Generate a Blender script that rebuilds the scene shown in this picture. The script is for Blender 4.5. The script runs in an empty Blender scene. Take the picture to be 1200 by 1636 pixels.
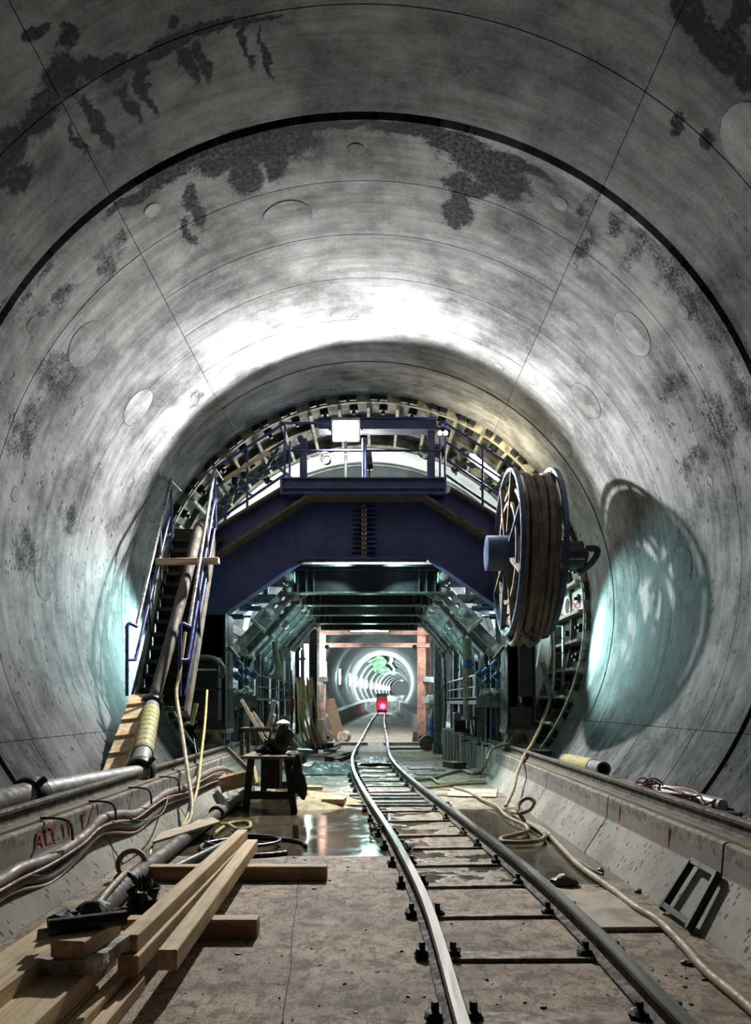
import bpy, math, random
from mathutils import Vector, Matrix, noise as mnoise
random.seed(7)
S = bpy.context.scene
COL = S.collection
F = 1220.0; CX = 598.0; CY = 1122.0; CH = 1.4
AX, AZ, R = -0.11, 2.97, 4.1            # tunnel axis and inner radius

# ------------------------------------------------------------------ points
def P(px, py, d):                        # photo pixel at a given distance along the tunnel
    return Vector(((px-CX)*d/F, d, CH+(CY-py)*d/F))
def G(px, py, z=0.0):                    # photo pixel on a level plane
    return P(px, py, F*(CH-z)/(py-CY))
def V(*a): return Vector(a)
def cyl_pt(a, d, r=R, ax=AX, az=AZ):
    return V(ax+r*math.sin(a), d, az+r*math.cos(a))
def wall_hit(px, py):                    # ray against the lining -> angle, distance
    dx, dz = (px-CX)/F, (CY-py)/F
    A = dx*dx+dz*dz; B = -2*(dx*AX+dz*(AZ-CH)); C = AX*AX+(AZ-CH)**2-R*R
    t = (-B+math.sqrt(B*B-4*A*C))/(2*A)
    return math.atan2(dx*t-AX, dz*t-(AZ-CH)), t

def catmull(pts, n=6, closed=False):
    pts = [Vector(p) for p in pts]; out = []; m = len(pts)
    if m < 3: return pts
    rng = range(m if closed else m-1)
    for i in rng:
        if closed: p0, p1, p2, p3 = pts[i-1], pts[i], pts[(i+1) % m], pts[(i+2) % m]
        else:
            p0 = pts[max(i-1, 0)]; p1 = pts[i]; p2 = pts[i+1]; p3 = pts[min(i+2, m-1)]
        for k in range(n):
            t = k/n
            out.append(.5*((2*p1)+(p2-p0)*t+(2*p0-5*p1+4*p2-p3)*t*t+(3*p1-p0-3*p2+p3)*t**3))
    if not closed: out.append(pts[-1])
    return out

# ------------------------------------------------------------------ mesh builder
class MB:
    def __init__(s): s.v = []; s.f = []; s.m = []; s.sm = []; s.uv = None
    def add(s, vs, fs, mi=0, smooth=False):
        o = len(s.v); s.v += [Vector(v) for v in vs]
        for f in fs:
            s.f.append([i+o for i in f]); s.m.append(mi); s.sm.append(smooth)
        return s
    def box(s, x0, x1, y0, y1, z0, z1, mi=0):
        vs = [(x, y, z) for z in (z0, z1) for y in (y0, y1) for x in (x0, x1)]
        return s.add(vs, [(0,2,3,1),(4,5,7,6),(0,1,5,4),(2,6,7,3),(0,4,6,2),(1,3,7,5)], mi)
    def obox(s, c, size, rot=(0,0,0), mi=0):
        from mathutils import Euler
        M = Euler(rot).to_matrix(); c = Vector(c); h = [a/2 for a in size]
        vs = [c+M@V(x*h[0], y*h[1], z*h[2]) for z in (-1,1) for y in (-1,1) for x in (-1,1)]
        return s.add(vs, [(0,2,3,1),(4,5,7,6),(0,1,5,4),(2,6,7,3),(0,4,6,2),(1,3,7,5)], mi)
    def bar(s, p, q, w, h, up=(0,0,1), mi=0):   # box from p to q; w across, h along 'up'
        p, q, up = Vector(p), Vector(q), Vector(up); t = (q-p).normalized()
        a = t.cross(up)
        if a.length < 1e-4: a = t.cross(V(0,1,0))
        a.normalize(); b = a.cross(t).normalized()
        vs = [e+a*x*w/2+b*z*h/2 for e in (p, q) for z in (-1,1) for x in (-1,1)]
        return s.add(vs, [(0,1,3,2),(4,6,7,5),(0,4,5,1),(2,3,7,6),(0,2,6,4),(1,5,7,3)], mi)
    def tube(s, pts, r, n=10, closed=False, caps=True, mi=0, prof=None, up=None):
        pts = [Vector(p) for p in pts]; m = len(pts); rings = []
        nrm = None
        for i in range(m):
            if closed: t = (pts[(i+1) % m]-pts[i-1])
            else: t = pts[min(i+1, m-1)]-pts[max(i-1, 0)]
            if t.length < 1e-9: t = V(0,0,1)
            t.normalize()
            if up is not None: nrm = Vector(up)-t*t.dot(Vector(up))
            elif nrm is None:
                nrm = t.orthogonal()
            else: nrm = nrm-t*nrm.dot(t)
            nrm.normalize(); b = t.cross(nrm)
            rr = r[i] if isinstance(r, (list, tuple)) else r
            if prof is None:
                ring = [pts[i]+(nrm*math.cos(2*math.pi*k/n)+b*math.sin(2*math.pi*k/n))*rr for k in range(n)]
            else: ring = [pts[i]+b*x+nrm*z for x, z in prof]
            rings.append(ring)
        k = len(rings[0]); vs = [v for ring in rings for v in ring]; fs = []
        for i in range(m if closed else m-1):
            j = (i+1) % m
            for a in range(k):
                c = (a+1) % k; fs.append((i*k+a, i*k+c, j*k+c, j*k+a))
        o = len(s.v); s.add(vs, fs, mi, prof is None)
        if caps and not closed:
            s.f.append([o+a for a in range(k)][::-1]); s.m.append(mi); s.sm.append(False)
            s.f.append([o+(m-1)*k+a for a in range(k)]); s.m.append(mi); s.sm.append(False)
        return s
    def cyl(s, p, q, r, n=16, mi=0, r2=None):
        return s.tube([p, q], [r, r if r2 is None else r2], n, mi=mi)
    def prism(s, poly, y0, y1, mi=0):           # polygon in x,z extruded along y
        n = len(poly)
        vs = [(x, y0, z) for x, z in poly]+[(x, y1, z) for x, z in poly]
        fs = [tuple(range(n)), tuple(range(2*n-1, n-1, -1))]
        fs += [(i, i+n, (i+1) % n+n, (i+1) % n) for i in range(n)]
        return s.add(vs, fs, mi)
    def lathe(s, c, axis, prof, n=24, mi=0, closed=False):   # prof: (along, radius)
        c = Vector(c); ax = Vector(axis).normalized(); a = ax.orthogonal().normalized(); b = ax.cross(a)
        vs = [c+ax*h+(a*math.cos(2*math.pi*k/n)+b*math.sin(2*math.pi*k/n))*r for h, r in prof for k in range(n)]
        m = len(prof); fs = []
        for i in range(m if closed else m-1):
            j = (i+1) % m
            for k in range(n): fs.append((i*n+k, i*n+(k+1) % n, j*n+(k+1) % n, j*n+k))
        return s.add(vs, fs, mi, True)
    def torus(s, c, axis, r, t, n=28, k=8, mi=0):
        c = Vector(c); ax = Vector(axis).normalized(); a = ax.orthogonal().normalized(); b = ax.cross(a)
        return s.tube([c+(a*math.cos(2*math.pi*i/n)+b*math.sin(2*math.pi*i/n))*r for i in range(n)], t, k, closed=True, mi=mi)
    def lump(s, c, rad, seed=0, amp=.35, n=14, mi=0, freq=1.6, flat=0.0):
        c = Vector(c); vs = []; fs = []; mrow = n//2+1
        for i in range(mrow):
            th = math.pi*i/(mrow-1)
            for j in range(n):
                ph = 2*math.pi*j/n; u = V(math.sin(th)*math.cos(ph), math.sin(th)*math.sin(ph), math.cos(th))
                k = 1+amp*mnoise.noise(u*freq+V(seed*3.1, seed*1.7, seed))
                k += amp*.5*mnoise.noise(u*freq*2.7+V(seed, 5, 2))
                p = V(u.x*rad[0]*k, u.y*rad[1]*k, max(u.z*rad[2]*k, -rad[2]*(1-flat)))
                vs.append(c+p)
        for i in range(mrow-1):
            for j in range(n): fs.append((i*n+j, i*n+(j+1) % n, (i+1)*n+(j+1) % n, (i+1)*n+j))
        return s.add(vs, fs, mi, True)
    def holed(s, p, q, w, t, nrm, holes, hr, mi=0):   # plate from p to q, width w, thickness t, round holes
        p, q, nrm = Vector(p), Vector(q), Vector(nrm).normalized(); L = (q-p).length
        ax = (q-p).normalized(); b = nrm.cross(ax).normalized(); h = w/2
        def pt(x, y, z): return p+ax*x+b*y+nrm*z
        cuts = [0]; cells = []
        for x in holes: cells.append((x-h*.8, x+h*.8, x))
        x = 0
        def solid(x0, x1):
            if x1-x0 > 1e-3:
                vs = [pt(a, y, z) for z in (-t/2, t/2) for y in (-h, h) for a in (x0, x1)]
                s.add(vs, [(0,2,3,1),(4,5,7,6),(0,1,5,4),(2,6,7,3),(0,4,6,2),(1,3,7,5)], mi)
        for x0, x1, xc in cells:
            solid(x, x0); x = x1
            N = 16; out = []; inn = []
            for k in range(N):
                a = 2*math.pi*(k+.5)/N; ca, sa = math.cos(a), math.sin(a)
                m = min((x1-x0)/2/max(abs(ca), 1e-6), h/max(abs(sa), 1e-6))
                out.append((xc+ca*m, sa*m)); inn.append((xc+ca*hr, sa*hr))
            vs = [pt(a, y, z) for z in (-t/2, t/2) for ring in (out, inn) for a, y in ring]; fs = []
            for k in range(N):
                j = (k+1) % N
                fs += [(k, N+k, N+j, j), (2*N+k, 2*N+j, 3*N+j, 3*N+k), (N+k, 3*N+k, 3*N+j, N+j), (k, j, 2*N+j, 2*N+k)]
            s.add(vs, fs, mi)
        solid(x, L); return s
    def build(s, name, mats, parent=None, bevel=0.0, origin=None, seg=1, weld=False):
        if not isinstance(mats, (list, tuple)): mats = [mats]
        if parent is not None: o = W0[parent.name]
        elif origin is not None: o = Vector(origin)
        else:
            xs = [v.x for v in s.v]; ys = [v.y for v in s.v]; zs = [v.z for v in s.v]
            o = V((min(xs)+max(xs))/2, (min(ys)+max(ys))/2, min(zs))
        me = bpy.data.meshes.new(name)
        me.from_pydata([tuple(v-o) for v in s.v], [], s.f); 
        for m in mats: me.materials.append(m)
        me.polygons.foreach_set('material_index', s.m); me.polygons.foreach_set('use_smooth', s.sm)
        if s.uv:
            l = me.uv_layers.new(name='UVMap')
            for lp in me.loops: l.data[lp.index].uv = s.uv[lp.vertex_index]
        me.update()
        import bmesh as _b
        bm = _b.new(); bm.from_mesh(me)
        if not s.uv: _b.ops.recalc_face_normals(bm, faces=bm.faces)
        bm.to_mesh(me); bm.free()
        ob = bpy.data.objects.new(name, me); COL.objects.link(ob)
        if parent is not None: ob.parent = parent
        else: ob.location = o
        W0[ob.name] = o
        if any(s.sm) and hasattr(me, 'set_sharp_from_angle'): me.set_sharp_from_angle(angle=math.radians(42))
        if bevel > 0:
            bv = ob.modifiers.new('bevel', 'BEVEL'); bv.width = bevel; bv.segments = seg; bv.limit_method = 'ANGLE'
        return ob
W0 = {}
def tag(o, label, cat, group=None, kind=None):
    if label: o['label'] = label
    if cat: o['category'] = cat
    if group: o['group'] = group
    if kind: o['kind'] = kind
    return o
def struct(o, label=None, cat=None):
    o['kind'] = 'structure'
    if label: o['label'] = label
    if cat: o['category'] = cat
    return o
def thing(name, label, cat, loc, group=None):
    o = bpy.data.objects.new(name, None); COL.objects.link(o); o.location = loc
    o.empty_display_size = .1; W0[o.name] = Vector(loc)
    return tag(o, label, cat, group)
def lamp(kind, name, loc, power, color=(1,1,1), parent=None, radius=.1, rot=None, **kw):
    L = bpy.data.lights.new(name, kind); L.energy = power; L.color = color
    if kind in ('POINT', 'SPOT'): L.shadow_soft_size = radius
    for k, v in kw.items(): setattr(L, k, v)
    o = bpy.data.objects.new(name, L); COL.objects.link(o)
    if parent is not None: o.parent = parent; o.location = Vector(loc)-W0[parent.name]
    else: o.location = loc
    if rot is not None: o.rotation_euler = rot
    return o

# ------------------------------------------------------------------ materials
class NT:
    def __init__(s, name):
        s.mat = bpy.data.materials.new(name); s.mat.use_nodes = True
        s.t = s.mat.node_tree; s.b = s.t.nodes['Principled BSDF']
    def n(s, typ, **kw):
        x = s.t.nodes.new(typ)
        for k, v in kw.items(): setattr(x, k, v)
        return x
    def link(s, a, b): s.t.links.new(a, b)
    def setin(s, sock, v):
        if hasattr(v, 'is_linked') or hasattr(v, 'links'): s.link(v, sock)
        else: sock.default_value = v
    def m(s, op, a, b=0.0, c=0.0, clamp=False):
        x = s.n('ShaderNodeMath', operation=op); x.use_clamp = clamp
        s.setin(x.inputs[0], a); s.setin(x.inputs[1], b); s.setin(x.inputs[2], c); return x.outputs[0]
    def smooth(s, v, a, b, o0=0.0, o1=1.0):
        x = s.n('ShaderNodeMapRange', interpolation_type='SMOOTHSTEP')
        s.setin(x.inputs[0], v); s.setin(x.inputs[1], a); s.setin(x.inputs[2], b); s.setin(x.inputs[3], o0); s.setin(x.inputs[4], o1)
        return x.outputs[0]
    def coord(s, which='Object', scale=(1,1,1), rot=(0,0,0)):
        tc = s.n('ShaderNodeTexCoord'); mp = s.n('ShaderNodeMapping')
        s.link(tc.outputs[which], mp.inputs[0]); mp.inputs['Scale'].default_value = scale; mp.inputs['Rotation'].default_value = rot
        return mp.outputs[0]
    def noise(s, vec, scale, detail=4, rough=.55, dist=0.0):
        x = s.n('ShaderNodeTexNoise'); s.link(vec, x.inputs['Vector'])
        x.inputs['Scale'].default_value = scale; x.inputs['Detail'].default_value = detail
        x.inputs['Roughness'].default_value = rough; x.inputs['Distortion'].default_value = dist
        return x.outputs['Fac']
    def mix(s, fac, a, b, blend='MIX'):
        x = s.n('ShaderNodeMix', data_type='RGBA', blend_type=blend)
        s.setin(x.inputs[0], fac)
        for i, v in ((6, a), (7, b)):
            if isinstance(v, (tuple, list)): v = tuple(v)+((1,) if len(v) == 3 else ())
            s.setin(x.inputs[i], v)
        return x.outputs[2]
    def bump(s, h, strength=.3, dist=.02):
        x = s.n('ShaderNodeBump'); x.inputs['Strength'].default_value = strength; x.inputs['Distance'].default_value = dist
        s.link(h, x.inputs['Height']); s.link(x.outputs[0], s.b.inputs['Normal'])
    def out(s, col, rough=.6, metal=0.0):
        s.setin(s.b.inputs['Base Color'], tuple(col)+(1,) if isinstance(col, (tuple, list)) and len(col) == 3 else col)
        s.setin(s.b.inputs['Roughness'], rough); s.setin(s.b.inputs['Metallic'], metal)
        return s.mat
def pm(name, c1, c2=None, rough=.6, metal=0.0, scale=6, amt=(.4,.65), bump=.2, bscale=40, stretch=(1,1,1)):
    t = NT(name); c2 = c2 or tuple(x*.55 for x in c1); co = t.coord('Object', stretch)
    f = t.smooth(t.noise(co, scale, 6), amt[0], amt[1])
    col = t.mix(f, c1, c2)
    r = t.smooth(t.noise(co, scale*2.3, 3), .3, .7, max(rough-.15, .03), min(rough+.15, 1))
    if bump: t.bump(t.noise(co, bscale, 4), bump, .01)
    return t.out(col, r, metal)
def wood(name, c1, c2, axis=1):
    t = NT(name); sc = [22, 22, 22]; sc[axis] = 1.2; co = t.coord('Object', tuple(sc))
    co2 = t.coord('Object', (1,1,1))
    g = t.noise(co, 1.0, 5, .6, .6); big = t.noise(co2, 2.5, 4)
    col = t.mix(t.smooth(g, .35, .68), c1, c2)
    col = t.mix(t.m('MULTIPLY', t.smooth(big, .52, .75), .55), col, tuple(x*.45 for x in c2))
    sp = t.noise(co2, 60, 3)
    col = t.mix(t.m('MULTIPLY', t.smooth(sp, .62, .72), .5), col, (.05,.04,.03))
    t.bump(g, .25, .004); return t.out(col, .75)
def emit(name, col, strength):
    t = NT(name); t.b.inputs['Emission Color'].default_value = tuple(col)+(1,)
    t.b.inputs['Emission Strength'].default_value = strength; return t.out((.8,.8,.8), .5)

M = {}
M['blue'] = pm('gantry_blue_paint', (.040,.046,.145), (.030,.033,.085), .45, .0, 3, bump=.05)
M['blue_rail'] = pm('rail_blue_paint', (.035,.05,.19), (.025,.03,.08), .4, .1, 8, bump=.05)
M['reel_blue'] = pm('reel_blue_paint', (.030,.055,.105), (.02,.03,.055), .42, .1, 5, bump=.05)
M['dark'] = pm('dark_grimy_steel', (.022,.024,.026), (.012,.012,.013), .55, .3, 7, bump=.15)
M['steel'] = pm('grey_green_steel', (.10,.125,.125), (.045,.055,.058), .45, .35, 7, bump=.12)
M['strut'] = pm('strut_grey_green', (.21,.25,.24), (.11,.13,.13), .5, .15, 7, bump=.08)
M['steel_l'] = pm('light_grey_steel', (.22,.25,.245), (.10,.115,.115), .45, .3, 8, bump=.1)
M['pin'] = pm('zinc_pin', (.50,.52,.48), (.28,.29,.27), .4, .1, 12, bump=.05)
M['rust'] = pm('rusty_flange', (.11,.085,.065), (.045,.035,.03), .8, .1, 10, bump=.3)
M['cream'] = pm('dirty_cream_steel', (.36,.33,.26), (.13,.115,.09), .7, .0, 5, (.42,.66), .2)
M['cream_d'] = pm('soiled_steel_panel', (.16,.145,.115), (.05,.045,.038), .75, .0, 4, (.38,.62), .25)
M['rail'] = pm('worn_rail_steel', (.17,.163,.157), (.13,.124,.116), .42, .75, 5, bump=.03, stretch=(1,.05,1))
M['railweb'] = pm('rail_web_rust', (.10,.088,.072), (.045,.037,.03), .85, .05, 9, bump=.25)
M['tie'] = pm('muddy_steel_tie', (.30,.245,.185), (.12,.098,.075), .75, .1, 9, bump=.3)
M['black'] = pm('black_rubber', (.014,.014,.015), (.028,.026,.024), .5, 0, 12, bump=.2)
M['clip'] = pm('black_clip', (.012,.011,.010), (.03,.026,.022), .7, .2, 20, bump=.4)
M['hose_tan'] = pm('tan_hose', (.28,.215,.125), (.15,.112,.064), .6, 0, 9, (.4,.7), .1)
M['hose_yel'] = pm('yellow_hose', (.42,.32,.11), (.24,.17,.06), .6, 0, 9, (.4,.7), .1)
M['hose_brn'] = pm('brown_cable', (.17,.13,.115), (.085,.062,.055), .6, 0, 6, (.4,.7), .1)
M['hose_org'] = pm('orange_brown_cable', (.26,.14,.09), (.13,.075,.05), .6, 0, 6, (.4,.7), .1)
M['reelhose'] = pm('wound_hose', (.115,.10,.077), (.055,.046,.036), .75, 0, 5, (.4,.65), .2, 30)
M['pipe'] = pm('grey_delivery_pipe', (.19,.185,.175), (.09,.085,.078), .5, .2, 5, bump=.1)
M['pipe_br'] = pm('muddy_pipe', (.075,.062,.048), (.032,.027,.021), .7, .1, 4, bump=.2)
M['pipe_dk'] = pm('dark_wrapped_pipe', (.05,.046,.042), (.02,.018,.016), .7, 0, 8, bump=.4, bscale=60)
M['yel_wrap'] = pm('yellow_wrap', (.33,.295,.115), (.19,.165,.065), .6, 0, 20, (.35,.65), .3, 50, (1,1,3))
M['wood'] = wood('sawn_timber', (.66,.50,.30), (.42,.295,.165), 1)
M['wood_x'] = wood('sawn_timber_cross', (.52,.39,.235), (.30,.20,.11), 0)
M['wood_d'] = wood('wet_dark_timber', (.20,.15,.10), (.10,.07,.045), 1)
M['ply'] = wood('plywood', (.44,.37,.26), (.30,.24,.16), 0)
M['ply_g'] = pm('muddy_plywood', (.36,.31,.235), (.20,.15,.10), .7, 0, 3, (.42,.68), .15)
M['tread'] = pm('stair_tread', (.035,.03,.026), (.018,.016,.014), .8, .1, 6, bump=.3)
M['string'] = pm('stair_stringer', (.12,.10,.078), (.055,.045,.036), .75, .1, 5, bump=.2)
M['handrail'] = pm('handrail_paint', (.30,.29,.27), (.10,.10,.13), .35, .5, 10, bump=.05)
M['jacket'] = pm('black_cloth', (.011,.011,.012), (.02,.02,.022), .9, 0, 8, bump=.3)
M['tarp'] = pm('grey_tarp', (.20,.24,.235), (.10,.125,.125), .6, 0, 4, bump=.15)
M['white'] = pm('white_shell_steel', (.62,.64,.62), (.42,.44,.43), .5, .0, 3, (.45,.7), .05)
M['shellgrey'] = pm('grey_arch_rib', (.28,.30,.30), (.18,.19,.19), .5, .1, 3, bump=.05)
M['pinkst'] = pm('primed_steel', (.36,.26,.22), (.20,.14,.12), .6, .1, 4, bump=.08)
M['mortar'] = pm('rough_mortar', (.55,.51,.44), (.26,.23,.19), .9, 0, 14, bump=.7, bscale=30)
M['stone'] = pm('wet_stone', (.12,.105,.085), (.06,.05,.042), .5, 0, 14, bump=.5)
M['sand'] = pm('sand', (.42,.345,.21), (.27,.21,.125), .95, 0, 12, bump=.5, bscale=120)
M['redpaint'] = pm('red_spray', (.42,.07,.06), (.30,.08,.07), .8, 0, 30, (.4,.7), .0)
M['pinkpaint'] = pm('pink_spray', (.42,.17,.15), (.28,.13,.115), .85, 0, 30, (.4,.7), .0)
M['cable_red'] = pm('copper_red_cable', (.17,.062,.04), (.08,.03,.022), .45, 0, 20, bump=.1)
M['bluecyl'] = pm('blue_cylinder_paint', (.05,.17,.42), (.03,.10,.24), .4, .1, 6, bump=.05)
M['bluehyd'] = pm('blue_hydraulic', (.03,.10,.24), (.02,.05,.11), .4, .1, 9, bump=.05)
M['chrome'] = pm('chrome_rod', (.55,.56,.57), (.4,.4,.42), .18, .95, 9, bump=0)
M['lampwhite'] = pm('lamp_housing', (.35,.35,.34), (.25,.25,.24), .5, .2, 9, bump=0)
M['green'] = pm('green_membrane', (.05,.42,.07), (.03,.30,.05), .5, 0, 2, bump=.1)
M['trench'] = pm('black_trench', (.010,.010,.010), (.02,.018,.016), .8, 0, 9, bump=.3)
M['redcloth'] = pm('red_rag', (.40,.04,.05), (.25,.02,.03), .8, 0, 9, bump=.2)
M['orange'] = pm('orange_strap', (.50,.24,.06), (.3,.14,.04), .7, 0, 9, bump=.1)
M['sleevecloth'] = pm('pale_filter_bag', (.28,.31,.26), (.15,.17,.145), .9, 0, 9, bump=.3)

# ---- lining concrete: u = metres round the ring from the crown, v = metres along the tunnel
BLOBS = []          # (u, v, ru, rv, strength)
def blob(px, py, ru, rv, st=1.0):
    a, d = wall_hit(px, py); BLOBS.append((a*R, d, ru, rv, st))
for px, py, ru, rv in [   # soot-black marks before the first joint
    (18,225,.16,.14),(62,195,.14,.12),(80,165,.10,.12),(105,120,.13,.16),(150,112,.09,.08),(110,62,.07,.10),(50,55,.09,.05),
    (185,108,.12,.10),(212,98,.10,.05),(250,80,.12,.05),(285,66,.14,.07),(340,45,.14,.05),(392,37,.10,.03),(420,32,.14,.018),
    (30,290,.12,.10),(8,270,.16,.16),(272,36,.05,.04)]: blob(px, py, ru, rv, 1.25)
for px, py, ru, rv in [(228,130,.05,.22),(300,105,.06,.22),(323,98,.05,.22),(395,72,.03,.22),(425,85,.03,.24),(210,165,.035,.2),
    (160,210,.05,.26),(140,175,.05,.16),(240,160,.04,.2),(125,225,.03,.16)]: blob(px, py, ru, rv, 1.0)
for px, py, ru, rv in [(1105,22,.14,.10),(1140,62,.12,.12),(1165,90,.12,.10),(1195,120,.10,.10),(1085,200,.06,.10),(1125,225,.05,.08),(1170,60,.08,.08),
    (1190,30,.08,.1)]: blob(px, py, ru, rv, 1.15)
for px, py, ru, rv in [   # damp growth beyond the first joint
    (330,240,.75,.10),(400,228,.55,.16),(450,232,.45,.22),(392,285,.16,.24),(440,265,.14,.24),(355,255,.30,.2),(480,205,.5,.05),(520,203,.4,.04),
    (690,215,.6,.09),(735,235,.35,.14),(775,262,.40,.20),(800,290,.28,.24),(745,300,.20,.2),(735,335,.17,.26),(722,350,.10,.16),(840,268,.4,.08),
    (600,196,.9,.03),(310,330,.07,.35),(300,370,.05,.28),(240,300,.5,.07)]: blob(px, py, ru, rv, 1.0)
for px, py, ru, rv in [   # softer damp
    (100,470,.25,.14),(70,500,.15,.12),(170,420,.14,.3),(190,390,.1,.25),(60,450,.4,.07),(990,350,.08,.3),(1010,400,.10,.3),(1030,380,.35,.12),
    (1075,440,.35,.35),(1110,480,.3,.3),(1140,520,.35,.22),(1075,612,.22,.45),(1150,680,.5,.35),(1110,740,.2,.45),(1190,640,.5,.25),
    (95,600,.3,.5),(40,690,.5,.35),(40,880,.35,.4),(945,330,.08,.3),(930,395,.06,.4),(310,640,.2,.3),(110,830,.25,.4)]: blob(px, py, ru, rv, .5)
def lining_mat(name, blobs, base=1.0):
    t = NT(name); tc = t.n('ShaderNodeTexCoord'); uv = tc.outputs['UV']
    sp = t.n('ShaderNodeSeparateXYZ'); t.link(uv, sp.inputs[0]); u, v = sp.outputs[0], sp.outputs[1]
    def mapped(sc):
        mp = t.n('ShaderNodeMapping'); t.link(uv, mp.inputs[0]); mp.inputs['Scale'].default_value = sc; return mp.outputs[0]
    big = t.noise(uv, .75, 7, .62, .3); med = t.noise(uv, 3.2, 6, .65); fine = t.noise(uv, 26, 4, .6)
    strk = t.noise(mapped((.55,5.5,1)), 1.5, 5, .6)
    tool = t.noise(mapped((1.2,14,1)), 1.0, 3, .6)
    g = t.m('ADD', t.smooth(big, .34, .66, .085*base, .235*base), t.m('MULTIPLY', t.m('SUBTRACT', med, .5), .24*base))
    g = t.m('ADD', g, t.m('MULTIPLY', t.m('SUBTRACT', fine, .5), .12*base))
    g = t.m('MULTIPLY', g, t.smooth(strk, .35, .7, 1.0, .66))
    g = t.m('MULTIPLY', g, t.smooth(tool, .58, .75, 1.0, .8))
    g = t.m('MULTIPLY', g, t.smooth(v, 7.37, 7.39, .66, 1.0))   # darker on the ring nearer than the wide joint
    au = t.m('ABSOLUTE', u)
    g = t.m('MULTIPLY', g, t.smooth(t.m('ADD', au, t.m('MULTIPLY', t.m('SUBTRACT', big, .5), 4.0)), 4.2, 8.4, 1.0, .62))   # darker low on the flanks
    # pores: small dark pits, denser on the flanks
    pv = t.n('ShaderNodeTexVoronoi'); pv.inputs['Scale'].default_value = 13.0; pv.inputs['Randomness'].default_value = 1
    t.link(mapped((.55,1.25,1)), pv.inputs['Vector'])
    pick = t.smooth(t.noise(mapped((.9,2.2,1)), 2.2, 3), .46, .62)
    pit = t.m('MULTIPLY', t.smooth(pv.outputs['Distance'], .17, .28, 1.0, 0.0), pick)
    pit = t.m('MULTIPLY', pit, t.smooth(au, 2.6, 5.2, .15, 1.0))
    g = t.m('MULTIPLY', g, t.m('SUBTRACT', 1.0, t.m('MULTIPLY', pit, .88)))
    # stains with their own shapes
    wn_ = t.n('ShaderNodeTexNoise'); t.link(uv, wn_.inputs['Vector']); wn_.inputs['Scale'].default_value = 2.4; wn_.inputs['Detail'].default_value = 7; wn_.inputs['Roughness'].default_value = .68
    ws = t.n('ShaderNodeSeparateColor'); t.link(wn_.outputs['Color'], ws.inputs[0])
    uw = t.m('ADD', u, t.m('MULTIPLY', t.m('SUBTRACT', ws.outputs[0], .5), .50)); vw = t.m('ADD', v, t.m('MULTIPLY', t.m('SUBTRACT', ws.outputs[1], .5), .34))
    wob = t.m('MULTIPLY', t.m('SUBTRACT', t.noise(uv, 4.5, 6, .68), .5), 2.6)
    grain = t.noise(uv, 22, 5, .7)
    tot = None
    for (bu, bv, ru, rv, st) in blobs:
        du = t.m('MULTIPLY', t.m('SUBTRACT', uw, bu), 1/ru); dv = t.m('MULTIPLY', t.m('SUBTRACT', vw, bv), 1/rv)
        r2 = t.m('ADD', t.m('MULTIPLY', du, du), t.m('MULTIPLY', dv, dv))
        k = t.m('MULTIPLY', t.m('DIVIDE', 1.0, t.m('ADD', 1.0, t.m('MULTIPLY', r2, r2))), st)
        tot = k if tot is None else t.m('MAXIMUM', tot, k)
    if tot is not None:
        gr2 = t.m('MULTIPLY', t.m('SUBTRACT', t.noise(uv, 34, 4, .75), .5), 1.1)
        mask = t.smooth(t.m('ADD', t.m('ADD', tot, t.m('MULTIPLY', wob, .42)), gr2), .24, .66)
        dark = t.smooth(grain, .36, .66, .03, .34)
        g = t.m('MULTIPLY', g, t.m('ADD', t.m('SUBTRACT', 1.0, mask), t.m('MULTIPLY', mask, dark)))
    # pale crust and drips low on the flanks
    cr = t.m('MULTIPLY', t.smooth(t.noise(mapped((1,1.6,1)), 9, 6, .75), .56, .66), t.smooth(au, 8.6, 9.3))
    g = t.m('ADD', g, t.m('MULTIPLY', cr, .09))
    gc = t.m('MAXIMUM', g, .012)
    cb = t.n('ShaderNodeCombineColor'); t.link(gc, cb.inputs[0])
    t.link(t.m('MULTIPLY', gc, 1.01), cb.inputs[1]); t.link(t.m('MULTIPLY', gc, 1.03), cb.inputs[2])
    h = t.m('ADD', t.m('MULTIPLY', fine, .25), t.m('SUBTRACT', t.m('MULTIPLY', med, .4), t.m('MULTIPLY', pit, .8)))
    t.bump(h, .35, .012)
    t.b.inputs['Specular IOR Level'].default_value = .015
    return t.out(cb.outputs[0], t.smooth(big, .3, .7, .78, .95))
M['gasket'] = pm('black_gasket', (.006,.006,.006), (.012,.012,.012), .9, 0, 9, bump=.2)

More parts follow.
